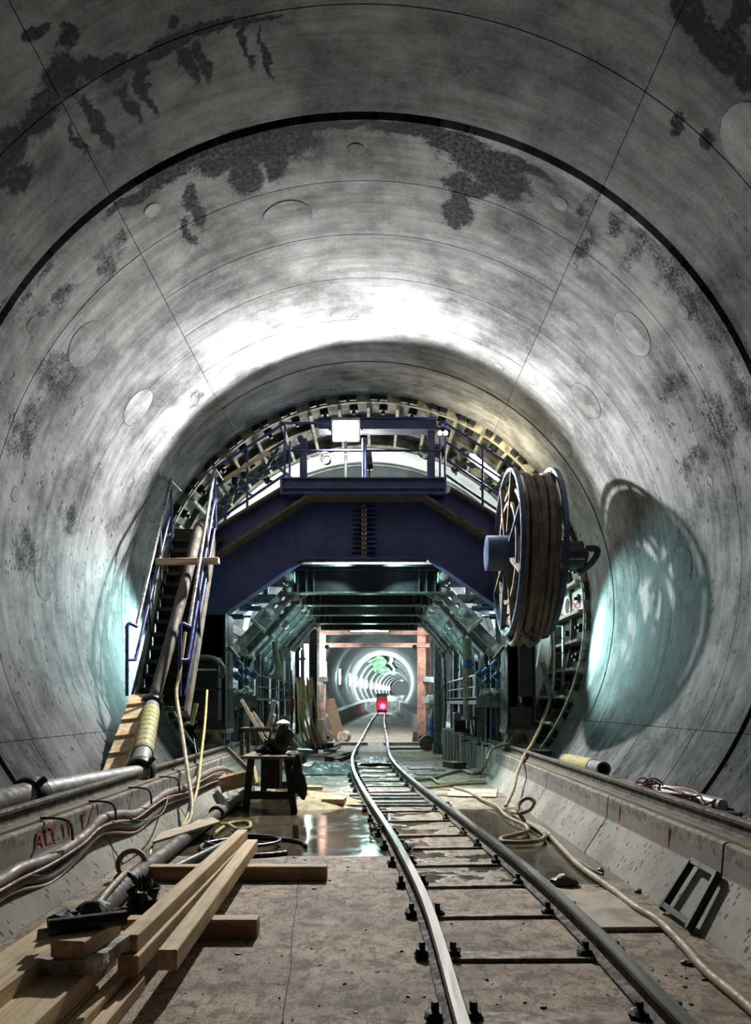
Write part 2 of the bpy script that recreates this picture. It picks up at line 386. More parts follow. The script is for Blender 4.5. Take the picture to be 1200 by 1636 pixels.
def floor_mat():
    t = NT('track_bed_concrete'); tc = t.n('ShaderNodeTexCoord'); pos = t.n('ShaderNodeNewGeometry').outputs['Position']
    sp = t.n('ShaderNodeSeparateXYZ'); t.link(pos, sp.inputs[0]); x, y = sp.outputs[0], sp.outputs[1]
    big = t.noise(pos, 1.3, 7, .65); med = t.noise(pos, 6, 6, .7); fine = t.noise(pos, 55, 4, .7)
    col = t.mix(t.smooth(big, .36, .64), (.40,.308,.208), (.20,.152,.104))
    col = t.mix(t.m('MULTIPLY', t.smooth(med, .47, .62), .75), col, (.085,.068,.052))
    col = t.mix(t.m('MULTIPLY', t.smooth(fine, .52, .64), .75), col, (.06,.05,.04))
    sx = t.n('ShaderNodeMapping'); t.link(pos, sx.inputs[0]); sx.inputs['Scale'].default_value = (1.6,.8,1); sx.inputs['Rotation'].default_value = (0,0,.5)
    scr = t.noise(sx.outputs[0], 11, 6, .75, 1.2); col = t.mix(t.m('MULTIPLY', t.smooth(scr, .50, .60), .75), col, (.05,.04,.032))
    wn = t.m('MULTIPLY', t.m('SUBTRACT', t.noise(pos, 2.6, 5, .6), .5), 1.6)
    wl = t.m('MULTIPLY', t.smooth(y, 6.93, 6.96), t.smooth(t.m('ADD', y, wn), 10.4, 10.0))
    wl = t.m('MULTIPLY', wl, t.smooth(x, .22, .16))
    wr = t.m('MULTIPLY', t.smooth(t.m('ADD', y, t.m('MULTIPLY', wn, 1.3)), 5.75, 6.05), t.smooth(t.m('ADD', y, wn), 10.3, 9.9))
    wr = t.m('MULTIPLY', wr, t.smooth(x, .16, .22))
    # between the rails the bed is damp with dry islands
    isl = t.smooth(t.noise(pos, 1.9, 4, .6), .46, .54)
    far = t.m('MULTIPLY', t.smooth(y, 10.3, 11.2), t.m('MULTIPLY', t.smooth(y, 19, 17.5), t.smooth(t.noise(pos, 1.7, 5, .6), .5, .58)))
    wet = t.m('MAXIMUM', t.m('MAXIMUM', wl, t.m('MULTIPLY', wr, t.m('MAXIMUM', isl, t.smooth(x, 1.0, 1.15)))), t.m('MULTIPLY', far, .8))
    col = t.mix(wet, col, t.mix(.74, col, (.026,.022,.016)))
    rough = t.m('ADD', t.m('MULTIPLY', wet, -.72), t.smooth(med, .3, .7, .74, .85)); rough = t.m('MAXIMUM', rough, t.smooth(t.noise(pos, 3.1, 4), .45, .62, .05, .16))
    rip = t.n('ShaderNodeMapping'); t.link(pos, rip.inputs[0]); rip.inputs['Scale'].default_value = (.6,1.6,1)
    h = t.m('ADD', t.m('MULTIPLY', t.m('ADD', t.m('MULTIPLY', med, .7), t.m('MULTIPLY', fine, .5)), t.m('SUBTRACT', 1.0, t.m('MULTIPLY', wet, .97))), t.m('MULTIPLY', t.m('MULTIPLY', wet, t.noise(rip.outputs[0], 9, 3)), .05))
    t.bump(h, .6, .016)
    return t.out(col, rough)
M['floor'] = floor_mat()
def kerb_mat():
    t = NT('kerb_concrete'); pos = t.n('ShaderNodeNewGeometry').outputs['Position']
    def mapped(sc):
        mp = t.n('ShaderNodeMapping'); t.link(pos, mp.inputs[0]); mp.inputs['Scale'].default_value = sc; return mp.outputs[0]
    sp = t.n('ShaderNodeSeparateXYZ'); t.link(pos, sp.inputs[0]); z = sp.outputs[2]
    big = t.noise(pos, 1.4, 6, .6); med = t.noise(pos, 8, 5, .65); fine = t.noise(pos, 60, 4, .6)
    slope = t.smooth(z, .325, .295)
    col = t.mix(t.smooth(big, .38, .64), (.29,.27,.23), (.175,.16,.135))
    col = t.mix(t.m('MULTIPLY', t.smooth(med, .5, .7), .45), col, (.13,.12,.105))
    col = t.mix(t.m('MULTIPLY', t.m('SUBTRACT', 1.0, slope), .45), col, (.13,.122,.11))
    pv = t.n('ShaderNodeTexVoronoi'); pv.inputs['Scale'].default_value = 16; t.link(mapped((1,.95,.5)), pv.inputs['Vector'])
    pit = t.m('MULTIPLY', t.smooth(pv.outputs['Distance'], .19, .29, 1.0, 0.0), t.smooth(t.noise(pos, 5, 3), .38, .52))
    pit = t.m('MULTIPLY', pit, slope)
    col = t.mix(t.m('MULTIPLY', pit, .85), col, (.035,.03,.026))
    top = t.smooth(z, .40, .44)
    gr = t.m('MULTIPLY', top, t.smooth(t.noise(pos, 14, 5, .7), .42, .6))
    col = t.mix(gr, col, (.085,.075,.062))
    t.bump(t.m('SUBTRACT', t.m('ADD', t.m('MULTIPLY', fine, .3), t.m('MULTIPLY', med, .3)), pit), .4, .015)
    return t.out(col, .8)
M['kerb'] = kerb_mat()
FLOOD, WARM, TEAL, TOPL, PINK, COLLAR_FILL, AMB, EXPO, SIDE, UNDER_FILL, GAP = 4500, 120, 2500, 800, 650, 3000, .012, 0.0, 400, 400, 120
# ================================================================== SETTING
D2 = 14.1                                # far edge of the concrete lining
def panel(name, a0, a1, d0, d1, joints, mat_blobs, na, edge=(True, True), label=None, base=1.0):
    rows = []                            # (d, extra radius, groove material)
    ys = [d0]
    y = d0
    for jd, w, dep in sorted(joints):
        n = max(1, int((jd-w/2-ys[-1])/1.0))
        st = ys[-1]
        for k in range(1, n): ys.append(st+(jd-w/2-st)*k/n)
        ys += [('g', jd, w, dep)]; ys.append(jd+w/2+.004)
    flat = []
    for it in ys:
        if isinstance(it, tuple):
            _, jd, w, dep = it
            flat += [(jd-w/2-.004, 0), (jd-w/2, dep), (jd+w/2, dep)]
        else: flat.append((it, 0))
    flat.append((d1, 0))
    cols = [a0+(a1-a0)*k/na for k in range(na+1)]
    ccs = [(a, 0) for a in cols]
    gw = .0025/R
    if edge[0]: ccs = [(a0, .02), (a0+gw, .02), (a0+gw*1.5, 0)]+ccs[1:]
    if edge[1]: ccs = ccs[:-1]+[(a1-gw*1.5, 0), (a1-gw, .02), (a1, .02)]
    mb = MB(); mb.uv = []
    nc = len(ccs); nr = len(flat)
    for d, e in flat:
        for a, g in ccs:
            mb.v.append(cyl_pt(a, d, R+max(e, g))); mb.uv.append((a*R, d))
    for i in range(nr-1):
        for j in range(nc-1):
            mb.f.append([i*nc+j, (i+1)*nc+j, (i+1)*nc+j+1, i*nc+j+1])
            deep = (flat[i][1] > .03 and flat[i+1][1] > .03)
            mb.m.append(1 if deep else 0); mb.sm.append(False)
    # slab thickness on the far side so the joint edge reads as concrete
    amin, amax = a0*R-.5, a1*R+.5
    bl = [b for b in mat_blobs if amin < b[0] < amax]
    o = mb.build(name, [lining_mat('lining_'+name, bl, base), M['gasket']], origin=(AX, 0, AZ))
    for p in o.data.polygons: p.use_smooth = False
    return struct(o, label, None)
rad = math.radians
A_L, A_R, A_LL, A_RL = rad(-36.3), rad(34.3), rad(-118.7), rad(117.2)
BIG = (7.38, .095, .09)
ceil = panel('ceiling', A_L, A_R, -5, D2, [(6.2,.0035,.015), BIG, (8.3,.0035,.015), (9.25,.004,.015), (10.2,.0035,.015), (11.3,.003,.015), (12.7,.04,.05)], BLOBS, 40)  # last groove widened to draw a thick dark curve
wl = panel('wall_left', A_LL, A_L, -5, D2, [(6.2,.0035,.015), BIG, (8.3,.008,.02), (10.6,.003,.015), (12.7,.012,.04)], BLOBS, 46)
wr = panel('wall_right', A_R, A_RL, -5, D2, [(6.2,.0035,.015), BIG, (8.3,.0035,.015), (10.2,.0035,.015), (12.7,.045,.06)], BLOBS, 46)  # far groove cut wide and black to carry on the thick dark curve
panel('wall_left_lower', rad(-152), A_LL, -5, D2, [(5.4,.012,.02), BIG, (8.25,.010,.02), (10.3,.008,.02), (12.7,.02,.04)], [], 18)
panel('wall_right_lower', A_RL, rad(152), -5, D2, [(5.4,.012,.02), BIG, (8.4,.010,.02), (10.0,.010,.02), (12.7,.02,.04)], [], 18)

# grout plugs: a disc of fill with a thin dark rim, bedded in the lining
M['plug'] = lining_mat('plug_fill', [], 1.12); 
def plug(px, py, r, parent, rimw=.008):
    a, d = wall_hit(px, py); mb = MB(); mb.uv = []
    N = 30
    def pt(rr, k, e): 
        t = 2*math.pi*k/N
        aa = a+rr*math.cos(t)/R; mb.uv.append((aa*R, d+rr*math.sin(t)+3.3)); return cyl_pt(aa, d+rr*math.sin(t), R-e)
    for rr, e in ((0, .004), (r*.5, .004), (r, .004), (r+.001, .0025), (r+rimw, .0025)):
        for k in range(N): mb.v.append(pt(rr, k, e))
    for i in range(4):
        for k in range(N):
            mb.f.append([i*N+k, i*N+(k+1) % N, (i+1)*N+(k+1) % N, (i+1)*N+k][::-1]); mb.m.append(1 if i >= 2 else 0); mb.sm.append(False)
    return mb.build('grout_plug', [M['plug'], M['gasket']], parent)
for px, py, r, pa in [(458,348,.29,ceil),(568,239,.085,ceil),(577,529,.085,ceil),(138,550,.29,wl),(220,650,.29,wl),(70,925,.27,wl),(243,336,.085,wl),
                      (53,518,.085,wl),(358,593,.085,wl),(24,790,.08,wl),(270,742,.27,wl),(1010,533,.29,wr),(937,640,.29,wr),(1092,907,.27,wr),(895,325,.085,wr),
                      (1091,498,.085,wr),(797,586,.085,wr),(1133,770,.08,wr),(1012,925,.25,wr),(898,710,.25,wr),(1198,222,.27,wr)]:
    plug(px, py, r, pa)
def pocket(px, py, r, parent):           # open bolt pocket
    a, d = wall_hit(px, py); c = cyl_pt(a, d, R); n = V(-math.sin(a), 0, -math.cos(a))
    MB().lathe(c, n, [(.012, r*1.05), (.012, r*.8), (-.05, r*.7), (-.05, .001)], 20).build('bolt_pocket', M['plug'], parent)

# floor: one slab; far beyond it rises with the tunnel
fl = MB()
ysF = [-4, 0, 3, 6, 9, 12, 16, 20, 26, 34, 50, 70, 95, 112]
vs = []; fs = []
for y in ysF:
    for x in (-2.7, -1.6, -.6, .4, 1.4, 2.6): vs.append((x, y, 0))
for i in range(len(ysF)-1):
    for j in range(5): fs.append((i*6+j, i*6+j+1, (i+1)*6+j+1, (i+1)*6+j))
fl.add(vs, fs); fl.box(-2.7, 2.6, -4, 112, -.25, -.001)
floor = struct(fl.build('floor', M['floor'], origin=(0,0,0)))
# joint line in the bed slab left of the track
jr = random.Random(2); jp = [V(-.30-.32*(y-2.0)/4.4+jr.uniform(-.008,.008), y, .0006) for y in [2+.13*k for k in range(36)]]
MB().tube(jp, .004, 4).build('slab_joint', M['gasket'], floor)

# kerbs: precast units with a sloped foot and a ledge carrying a running rail
def kerb(side, y0, y1):
    s = side
    prof = [(2.06,-.3),(2.06,0),(2.26,.307),(2.27,.318),(2.285,.515),(2.30,.528),(2.66,.528),(2.68,.44),(3.38,.44),(3.0,-.3)]
    pts = [(AX+s*x, z) for x, z in prof]
    if s > 0: pts = pts[::-1]
    return struct(MB().prism(pts, y0, y1).build('kerb', M['kerb'], bevel=.006))
gap = .008
kl = [kerb(-1, a+gap, b-gap) for a, b in ((-4,1.9),(1.9,4.25),(4.25,6.6),(6.6,8.95),(8.95,11.3),(11.3,13.7),(13.7,16.2))]
kr = [kerb(1, a+gap, b-gap) for a, b in ((-4,2.4),(2.4,4.75),(4.75,7.1),(7.1,9.6),(9.6,12.1),(12.1,13.6))]
struct(MB().prism([(-2.2,-.3),(-2.2,.53),(-4.0,.53),(-4.0,-.3)], 16.2, 23.9).build('kerb', M['kerb']))
struct(MB().prism([(2.3,-.3),(2.3,.53),(4.0,.53),(4.0,-.3)], 13.61, 23.9).build('kerb', M['kerb']))
# stained ribbed concrete upstand running on past the kerb
def upstand():
    pts = [(2.33,13.65),(2.30,15.0),(2.18,16.4),(1.98,17.6),(1.70,18.6),(1.74,19.2),(2.3,19.4)]
    mb = MB(); top = [.53,.55,.60,.66,.74,.76,.74]
    for i in range(len(pts)-1):
        p, q = V(*pts[i], 0), V(*pts[i+1], 0); L = (q-p).length; n = max(2, int(L/.12))
        for k in range(n):
            a = p.lerp(q, k/n); b = p.lerp(q, (k+1)/n); h = top[i]+(top[i+1]-top[i])*(k+.5)/n
            t = (b-a).normalized(); nr = V(t.y, -t.x, 0); off = .03*((k*7+i*3) % 3)/2
            vs = [a-nr*off, b-nr*off, b+nr*.3, a+nr*.3]; vs = vs+[v+V(0,0,h) for v in vs]
            mb.add(vs, [(0,1,5,4),(1,2,6,5),(2,3,7,6),(3,0,4,7),(4,5,6,7)])
    return struct(mb.build('kerb', pm('stained_upstand', (.42,.44,.42), (.14,.15,.145), .8, 0, 3.5, (.46,.62), .2, 30, (3,3,.35))))
upstand()

TUBE = emit('cool_tube', (.72,1.0,.98), 26.0)
# ------------------------------------------------------------------ far tunnel beyond the formwork
def ctr(d):
    x = AX+(.00135*max(d-30, 0)**1.6); z = AZ+.0125*max(d-22, 0); return x, z
far = MB(); far.uv = []; NA = 48
ds = []; d = 24.0
while d < 330:
    w = 2.0 if d < 130 else 5.0
    ds += [(d, 0), (d+w-.06, 0), (d+w-.06, .05), (d+w, .05)]; d += w
for d, e in ds:
    x, z = ctr(d)
    for k in range(NA+1):
        a = -math.pi+2*math.pi*k/NA; far.v.append(cyl_pt(a, d, R+e, x, z)); far.uv.append((a*R, d))
for i in range(len(ds)-1):
    for k in range(NA):
        far.f.append([i*(NA+1)+k, (i+1)*(NA+1)+k, (i+1)*(NA+1)+k+1, i*(NA+1)+k+1]); far.sm.append(False)
        far.m.append(1 if ds[i][1] > 0 and ds[i+1][1] > 0 else 0)
struct(far.build('wall_far_tunnel', [lining_mat('lining_far', [], 1.15), pm('far_joint', (.14,.145,.145), (.08,.08,.08), .8, 0, 5, bump=0)], origin=(AX, 24, AZ)), 'concrete lining of the far tunnel')
struct(MB().lathe((AX, 24, AZ), (0,1,0), [(0,4.1),(0,5.2),(.3,5.2),(.3,4.1)], 64, closed=True).build('wall_far_collar', lining_mat('collar', [], 1.0)))
# added collar: its white colour stands in for a ring of glow
cx1, cz1 = ctr(104)
mbc = MB(); mbc.lathe((cx1, 104, cz1), (0,1,0), [(0,4.15),(0,3.88),(1.2,3.88),(1.2,4.15)], 72, closed=True)
struct(mbc.build('wall_far_portal', pm('white_collar_concrete', (.75,.76,.76), (.62,.63,.63), .7, 0, 2, bump=.05)))
# kerbs of the far tunnel rise with it; bed floor after the trench
for s in (-1, 1):
    mb = MB(); N = 26; vs = []; fs = []
    for i in range(N):
        d = 24+(104-24)*i/(N-1); x, z = ctr(d); zt = z-2.44
        prof = [(s*2.15,-.3-0*z),(s*2.15,zt),(s*2.6,zt),(s*2.62,zt-.1),(s*3.6,zt-.1),(s*3.6,-.6)]
        vs += [(x+a, d, b) for a, b in prof]
    k = 6
    for i in range(N-1):
        for j in range(k-1): fs.append((i*k+j, i*k+j+1, (i+1)*k+j+1, (i+1)*k+j))
    fs.append(tuple(range(k))); fs.append(tuple(range((N-1)*k, N*k)))
    mb.add(vs, fs); struct(mb.build('kerb', pm('far_kerb_concrete', (.30,.31,.30), (.17,.175,.17), .8, 0, 2, bump=.2)))
mb = MB(); vs = []; fs = []
for i in range(30):
    d = 104+(326-104)*i/29; x, z = ctr(d)
    vs += [(x-3.2, d, z-2.44), (x+3.2, d, z-2.44)]
    if i: fs.append((2*i-2, 2*i-1, 2*i+1, 2*i))
mb.add(vs, fs); mb.box(cx1-4.2, cx1+4.2, 103.2, 103.9, -.2, cz1-2.44)
struct(mb.build('floor_far', pm('far_floor', (.2,.2,.19), (.1,.1,.1), .4, 0, 2, bump=.1)))
for dd in (205, 318):  # crown lamps added to brighten the far end of the bore
    x, z = ctr(dd)
    t = thing('crown_lamp', 'small strip lamp under the crown %s in the curving far bore' % ('midway' if dd < 300 else 'at the very end'), 'lamp', (x, dd, z+3.6), 'crown lamps of the far tunnel')
    MB().cyl((x-.5,dd,z+3.7), (x+.5,dd,z+3.7), .05, 10).build('tube', TUBE, t)
    lamp('POINT', 'crown_lamp_light', (x, dd, z+2), 2500, (.9,1,1), t, .3)
x, z = ctr(329); struct(MB().lathe((x, 329, z), (0,1,0), [(0,4.3),(0,.01)], 40).build('wall_end', pm('end_grey', (.3,.32,.32), None, .8, bump=0)))

def side_tubes():
    d = 39.0; i = 0
    while d < 300:
        x, z = ctr(d); 
        px_, pz_ = x-3.82, z+.25
        t = thing('tunnel_lamp', 'bright upright strip lamp on left wall of the far tunnel, %s from the front' % ['first','second','third','fourth','fifth','sixth','seventh','eighth','ninth','tenth','eleventh','twelfth','thirteenth','fourteenth','fifteenth','sixteenth','seventeenth','eighteenth'][i], 'lamp', (px_, d, pz_-.75), 'strip lamps along the far tunnel')
        MB().box(px_-.06, px_+.02, d-.09, d+.09, pz_-.78, pz_+.78).build('housing', M['lampwhite'], t)
        MB().cyl((px_+.10, d, pz_-.72), (px_+.10, d, pz_+.72), .075, 10).build('tube', TUBE, t)
        MB().bar((px_-.02, d, pz_+.6), (px_+.1, d, pz_+.6), .03, .03).bar((px_-.02, d, pz_-.6), (px_+.1, d, pz_-.6), .03, .03).build('clip', M['dark'], t)
        lamp('POINT', 'tunnel_lamp_light', (px_+.35, d, pz_), SIDE*(1 if d < 103 else 12), (.72,1,.97), t, .3)
        d += 17 if d < 130 else 24; i += 1
side_tubes()
def shade_lamp(name, label, loc, color, power, estr, L=1.2, axis=(1,0,0), radius=.15, group=None, down=True, off=(0,0,-.16)):
    """a real tube fitting: tray, tube, end caps, plus the light it gives"""
    t = thing(name, label, 'lamp', loc, group); c = Vector(loc); a = Vector(axis).normalized()
    MB().bar(c-a*L/2+V(0,0,.07), c+a*L/2+V(0,0,.07), .14, .05).build('tray', M['lampwhite'], t)
    MB().cyl(c-a*(L/2-.05), c+a*(L/2-.05), .03, 10).build('tube', emit(name+'_tube', color, estr), t)
    for s in (-1, 1): MB().cyl(c+a*s*(L/2-.05), c+a*s*(L/2), .04, 10).build('end_cap', M['dark'], t)
    lamp('POINT', name+'_light', c+Vector(off), power, color, t, radius)
    return t

# green waterproof sheet bulging from the crown of the far bore
mb = MB(); vs = []; fs = []
for i in range(30):
    d = 106+i*3.2; x, z = ctr(d)
    for j in range(5):
        a = rad(-38+j*9+6*math.sin(i*.35)); vs.append(cyl_pt(a, d, 3.72+.16*mnoise.noise(V(i*.4, j*.5, 0)), x, z))
    if i:
        for j in range(4): fs.append(((i-1)*5+j, (i-1)*5+j+1, i*5+j+1, i*5+j))
mb.add(vs, fs, 0, True); n0 = len(mb.v)
tag(mb.build('membrane_sheet', M['green']), 'bright green waterproof sheet along the crown of the far bore', 'sheet')
for k, (a0, a1, c) in enumerate([(-14, -3, 'white'), (10, 18, 'white')]):
    mb = MB(); vs = []; fs = []
    for i in range(24):
        d = 106+i*3.5; x, z = ctr(d)
        for j in range(4):
            a = rad(a0+(a1-a0)*j/3+4*math.sin(i*.5+k)); vs.append(cyl_pt(a, d, 3.75+.14*mnoise.noise(V(i*.5, j*.7, k+3)), x, z))
        if i:
            for j in range(3): fs.append(((i-1)*4+j, (i-1)*4+j+1, i*4+j+1, i*4+j))
    mb.add(vs, fs, 0, True)
    tag(mb.build('membrane_sheet', M['white']), ['pale sheet fold beside the green sheet at the crown of the far bore', 'pale sheet fold right of the crown of the far bore'][k], 'sheet')

# ================================================================== TRACK
ctrl = [(1.2,.80),(2.0,.802),(3.07,.803),(4.94,.782),(6.91,.663),(8.4,.54),(9.95,.40),(11.74,.25),(13.8,.10),(16.1,-.015),(18.4,-.07),(21.4,-.06),(26.9,0.0),(45.9,.16),(66,.42),(88,.86)]
cpath = catmull([V(x, y, 0) for y, x in ctrl], 8)
def track_x(y):
    for a, b in zip(cpath, cpath[1:]):
        if a.y <= y <= b.y: return a.x+(b.x-a.x)*(y-a.y)/(b.y-a.y), (b.x-a.x)/(b.y-a.y)
    return cpath[-1].x, 0
def offset(path, off):
    out = []
    for i, p in enumerate(path):
        t = (path[min(i+1, len(path)-1)]-path[max(i-1, 0)]).normalized(); out.append(p+V(t.y, -t.x, 0)*off)
    return out
HEADP = [(-.030,.088),(-.033,.112),(-.026,.123),(.026,.123),(.033,.112),(.030,.088)]
WEBP = [(-.058,.0),(-.058,.009),(-.012,.022),(-.009,.085),(.009,.085),(.012,.022),(.058,.009),(.058,.0)]
def rail_thing(path, label, name='track_rail', group=None, zoff=0.0, headm='rail', webm='railweb'):
    pp = [p+V(0,0,zoff) for p in path]
    t = thing(name, label, 'rail', tuple(pp[0]), group)
    MB().tube(pp, 1, prof=HEADP, up=(0,0,1)).build('rail_head', M[headm], t)
    MB().tube(pp, 1, prof=WEBP, up=(0,0,1)).build('rail_web', M[webm], t)
    return t
rail_thing(offset(cpath, -.45), 'polished left rail of the curving narrow-gauge track', group='rails of the service track', zoff=.012)
rail_thing(offset(cpath, .45), 'polished right rail of the curving narrow-gauge track', group='rails of the service track', zoff=.012)
ORD = ['first','second','third','fourth','fifth','sixth','seventh','eighth','ninth','tenth','eleventh','twelfth','thirteenth','fourteenth','fifteenth','sixteenth','seventeenth','eighteenth','nineteenth','twentieth']
ty = [3.36,4.20,5.02,5.83,6.57,7.33,8.02,9.0,9.8,11.9,12.7,13.5,14.3,15.2,16.1,17.0]
for i, y in enumerate(ty):
    x, sl = track_x(y); ang = -math.atan(sl)
    t = thing('track_tie', 'flat muddy steel tie under both rails, %s counted from the front' % ORD[i], 'track tie', (x, y, 0), 'steel ties of the service track')
    rot = Matrix.Rotation(ang, 3, 'Z'); o = V(x, y, 0)
    def tr(mb): mb.v = [o+rot@v for v in mb.v]; return mb
    tr(MB().box(-.50,.50,-.075,.075,-.004,.007).box(-.40,.40,-.085,-.060,-.004,.020)).build('plate', M['tie'], t)
    for s in (-1, 1):
        for e in (-1, 1):
            mb = MB(); xx = s*.45+e*.085
            mb.box(xx-.03, xx+.03, -.04, .04, .010, .045); mb.cyl((xx, 0, .04), (xx, 0, .085), .018, 6)
            mb.lump((xx+e*.01, -.01, .025), (.034,.045,.028), i*7+s*3+e, .6, 10)
            tr(mb).build('rail_clip', M['clip'], t)
# running rails on both kerbs
for s, lab in ((-1, 'dull running rail on the left kerb ledge beside the grey pipe'), (1, 'dull running rail on the right kerb ledge in front of the cable coil')):
    xx = AX+s*2.47
    pth = [V(xx, y, .53) for y in (-1, 3, 8, 13, 16)]
    rail_thing(pth, lab, 'kerb_rail', None, 0, 'rust', 'railweb')
    mb = MB().box(xx-s*.115-.03, xx-s*.115+.03, -1, 13, .528, .548)
    tag(mb.build('packing_strip', M['wood_d']), 'flat dark strip lying beside the running rail on the %s kerb' % ('left' if s < 0 else 'right'), 'strip')
# two steel channels at the end of the puddle; black plates paint the gap's shade
x, _ = track_x(10.6)
for k, (y0, y1, xa, xb) in enumerate([(10.25,10.50,-.42,1.02),(11.0,11.34,-.35,.86)]):
    t = thing('crossing_channel', ['front black steel channel laid across under the track behind the puddle', 'rear black steel channel laid across under the track behind the short plank'][k], 'channel', (0, y0, 0), 'steel channels across the track')
    MB().box(xa, xb, y0, y1, 0, .010).build('trough', M['trench'], t)
    MB().box(xa-.02, xb+.02, y0-.03, y0, 0, .03).box(xa-.02, xb+.02, y1, y1+.03, 0, .03).build('flange', M['steel_l'], t)
# ================================================================== STEEL RING BEHIND THE LINING
sr = thing('steel_ring', 'ribbed cream steel tunnel ring with bolted edge behind the blue gantry', 'tunnel ring', (AX, D2, AZ-R))
mb = MB(); N = 90; RS = 4.14
for d in (D2+.02, 15.2, 16.5):
    for k in range(N+1): mb.v.append(cyl_pt(rad(-150+300*k/N), d, RS))
for i in range(2):
    for k in range(N): mb.f.append([i*(N+1)+k, (i+1)*(N+1)+k, (i+1)*(N+1)+k+1, i*(N+1)+k+1]); mb.m.append(0); mb.sm.append(True)
mb.build('skin_plate', M['cream_d'], sr)
def arc_bar(r0, r1, d0, d1, a0, a1, n):
    mb = MB(); vs = []; fs = []
    for k in range(n+1):
        a = a0+(a1-a0)*k/n
        vs += [cyl_pt(a, d0, r0), cyl_pt(a, d0, r1), cyl_pt(a, d1, r1), cyl_pt(a, d1, r0)]
        if k:
            for j in range(4): fs.append((4*k-4+j, 4*k-4+(j+1) % 4, 4*k+(j+1) % 4, 4*k+j))
    fs += [(0,1,2,3), (4*n, 4*n+1, 4*n+2, 4*n+3)]
    return mb.add(vs, fs)
arc_bar(3.99, 4.2, D2+.03, D2+.10, rad(-150), rad(150), 100).build('edge_flange', M['cream'], sr)
arc_bar(3.93, 4.13, 16.3, 16.5, rad(-140), rad(140), 90).build('rear_flange', M['cream_d'], sr)
arc_bar(4.03, 4.13, 15.2, 15.26, rad(-140), rad(140), 90).build('middle_flange', M['cream_d'], sr)
mb = MB()
for k in range(110):
    a = rad(-146+292*k/109)
    if k % 3 == 0: continue
    c = cyl_pt(a, D2-.0, 4.055); n = V(-math.sin(a), 0, -math.cos(a))
    mb.bar(c-n*.045, c+n*.05, .13, .10, up=(0,1,0))
b = mb.build('edge_block', M['dark'], sr); b['kind'] = 'stuff'
for k in range(37):
    a = rad(-144+8*k); p, q = cyl_pt(a, D2+.1, 4.02), cyl_pt(a, 16.3, 4.02); n = V(math.sin(a), 0, math.cos(a))
    MB().bar(p, q, .055, .24, up=n).build('rib', M['cream'], sr)
mb = MB()
for k in range(36):
    a = rad(-140+8*k); c = cyl_pt(a, 14.65, 4.12); n = V(-math.sin(a), 0, -math.cos(a))
    mb.cyl(c, c+n*.10, .085, 12); mb.cyl(c+n*.08, c+n*.16, .035, 8)
    if k % 2: c = cyl_pt(a, 15.8, 4.12); mb.cyl(c, c+n*.07, .06, 10)
b = mb.build('bolt_socket', M['dark'], sr); b['kind'] = 'stuff'
# red lettering sprayed on the right-hand plates
cu = bpy.data.curves.new('lettering', 'FONT'); cu.body = 'L  ober'; cu.size = .40; cu.extrude = .004; cu.materials.append(M['redpaint'])
fo = bpy.data.objects.new('lettering', cu); COL.objects.link(fo); fo.parent = sr
a = math.atan2(3.98, (1.4+(1122-966)/80.)-AZ); pz = 1.4+(1122-970)/80.
me_ = bpy.data.meshes.new_from_object(fo.evaluated_get(bpy.context.evaluated_depsgraph_get())); bpy.data.objects.remove(fo)
fo = bpy.data.objects.new('red_lettering', me_); COL.objects.link(fo); fo.parent = sr
mtx = Matrix(((0,0,-1),(-1,0,0),(0,1,0)))
fo.matrix_local = Matrix.Translation(V(3.93, 16.15, 3.21)-W0[sr.name]) @ mtx.to_4x4() @ Matrix.Diagonal((1.45,.85,1,1))
MB().box(3.935, 3.96, 14.25, 16.3, 3.14, 3.57).build('name_plate', M['white'], sr)
M['pocket'] = M['dark']
MB().cyl((3.94, 15.55, 3.36), (3.925, 15.55, 3.36), .15, 16).build('bolt_hole', M['trench'], sr)

# white shell further in, with its stiffening arches
sh = thing('formwork_shell', 'white curved formwork shell arching above the gantry deck behind the floodlight', 'formwork', (AX, 16.5, AZ))
mb = MB()
for d in (16.55, 18, 20, 22, 24):
    for k in range(61): mb.v.append(cyl_pt(rad(-112+224*k/60), d, 3.93))
for i in range(4):
    for k in range(60): mb.f.append([i*61+k, (i+1)*61+k, (i+1)*61+k+1, i*61+k+1]); mb.m.append(0); mb.sm.append(True)
mb.build('skin', M['white'], sh)
for d in (17.6, 19.4, 21.4):
    arc_bar(3.62, 3.9, d, d+.08, rad(-112), rad(112), 60).build('arch_rib', M['shellgrey'], sh)

# ================================================================== FORMWORK TRAVELLER INSIDE
FA = -.146
fd = [14.35, 16.1, 17.9, 19.8, 21.6]
for i, d in enumerate(fd):
    w = 1.36; z1 = 3.86 if i == 0 else 3.80
    t = thing('formwork_beam', 'dark horizontal formwork beam overhead, %s from the front under the gantry' % ORD[i], 'beam', (FA, d, 3.45), 'cross beams of the formwork')
    MB().box(FA-w, FA+w, d-.10, d-.06, 3.45, z1).build('web', M['dark'], t)
    MB().box(FA-w, FA+w, d-.16, d+.1, 3.43, 3.455).box(FA-w, FA+w, d-.16, d+.1, z1, z1+.025).build('flange', M['steel'], t)
    mb = MB()
    for k in (-1.28,-1.12,-.98,.98,1.12,1.28): mb.box(FA+k-.01, FA+k+.01, d-.155, d-.09, 3.45, z1)
    mb.build('stiffener', M['steel'], t)
t = thing('formwork_deck', 'dark plated deck lying on the formwork beams', 'deck', (FA, 14.3, 3.9))
MB().box(FA-1.55, FA+1.55, 14.0, 22.5, 3.89, 3.93).build('deck_plate', M['dark'], t)
for k in range(6):
    MB().box(FA-1.25+.5*k-.04, FA-1.25+.5*k+.04, 14.6, 22, 3.828, 3.888).build('joist', M['dark'], t)

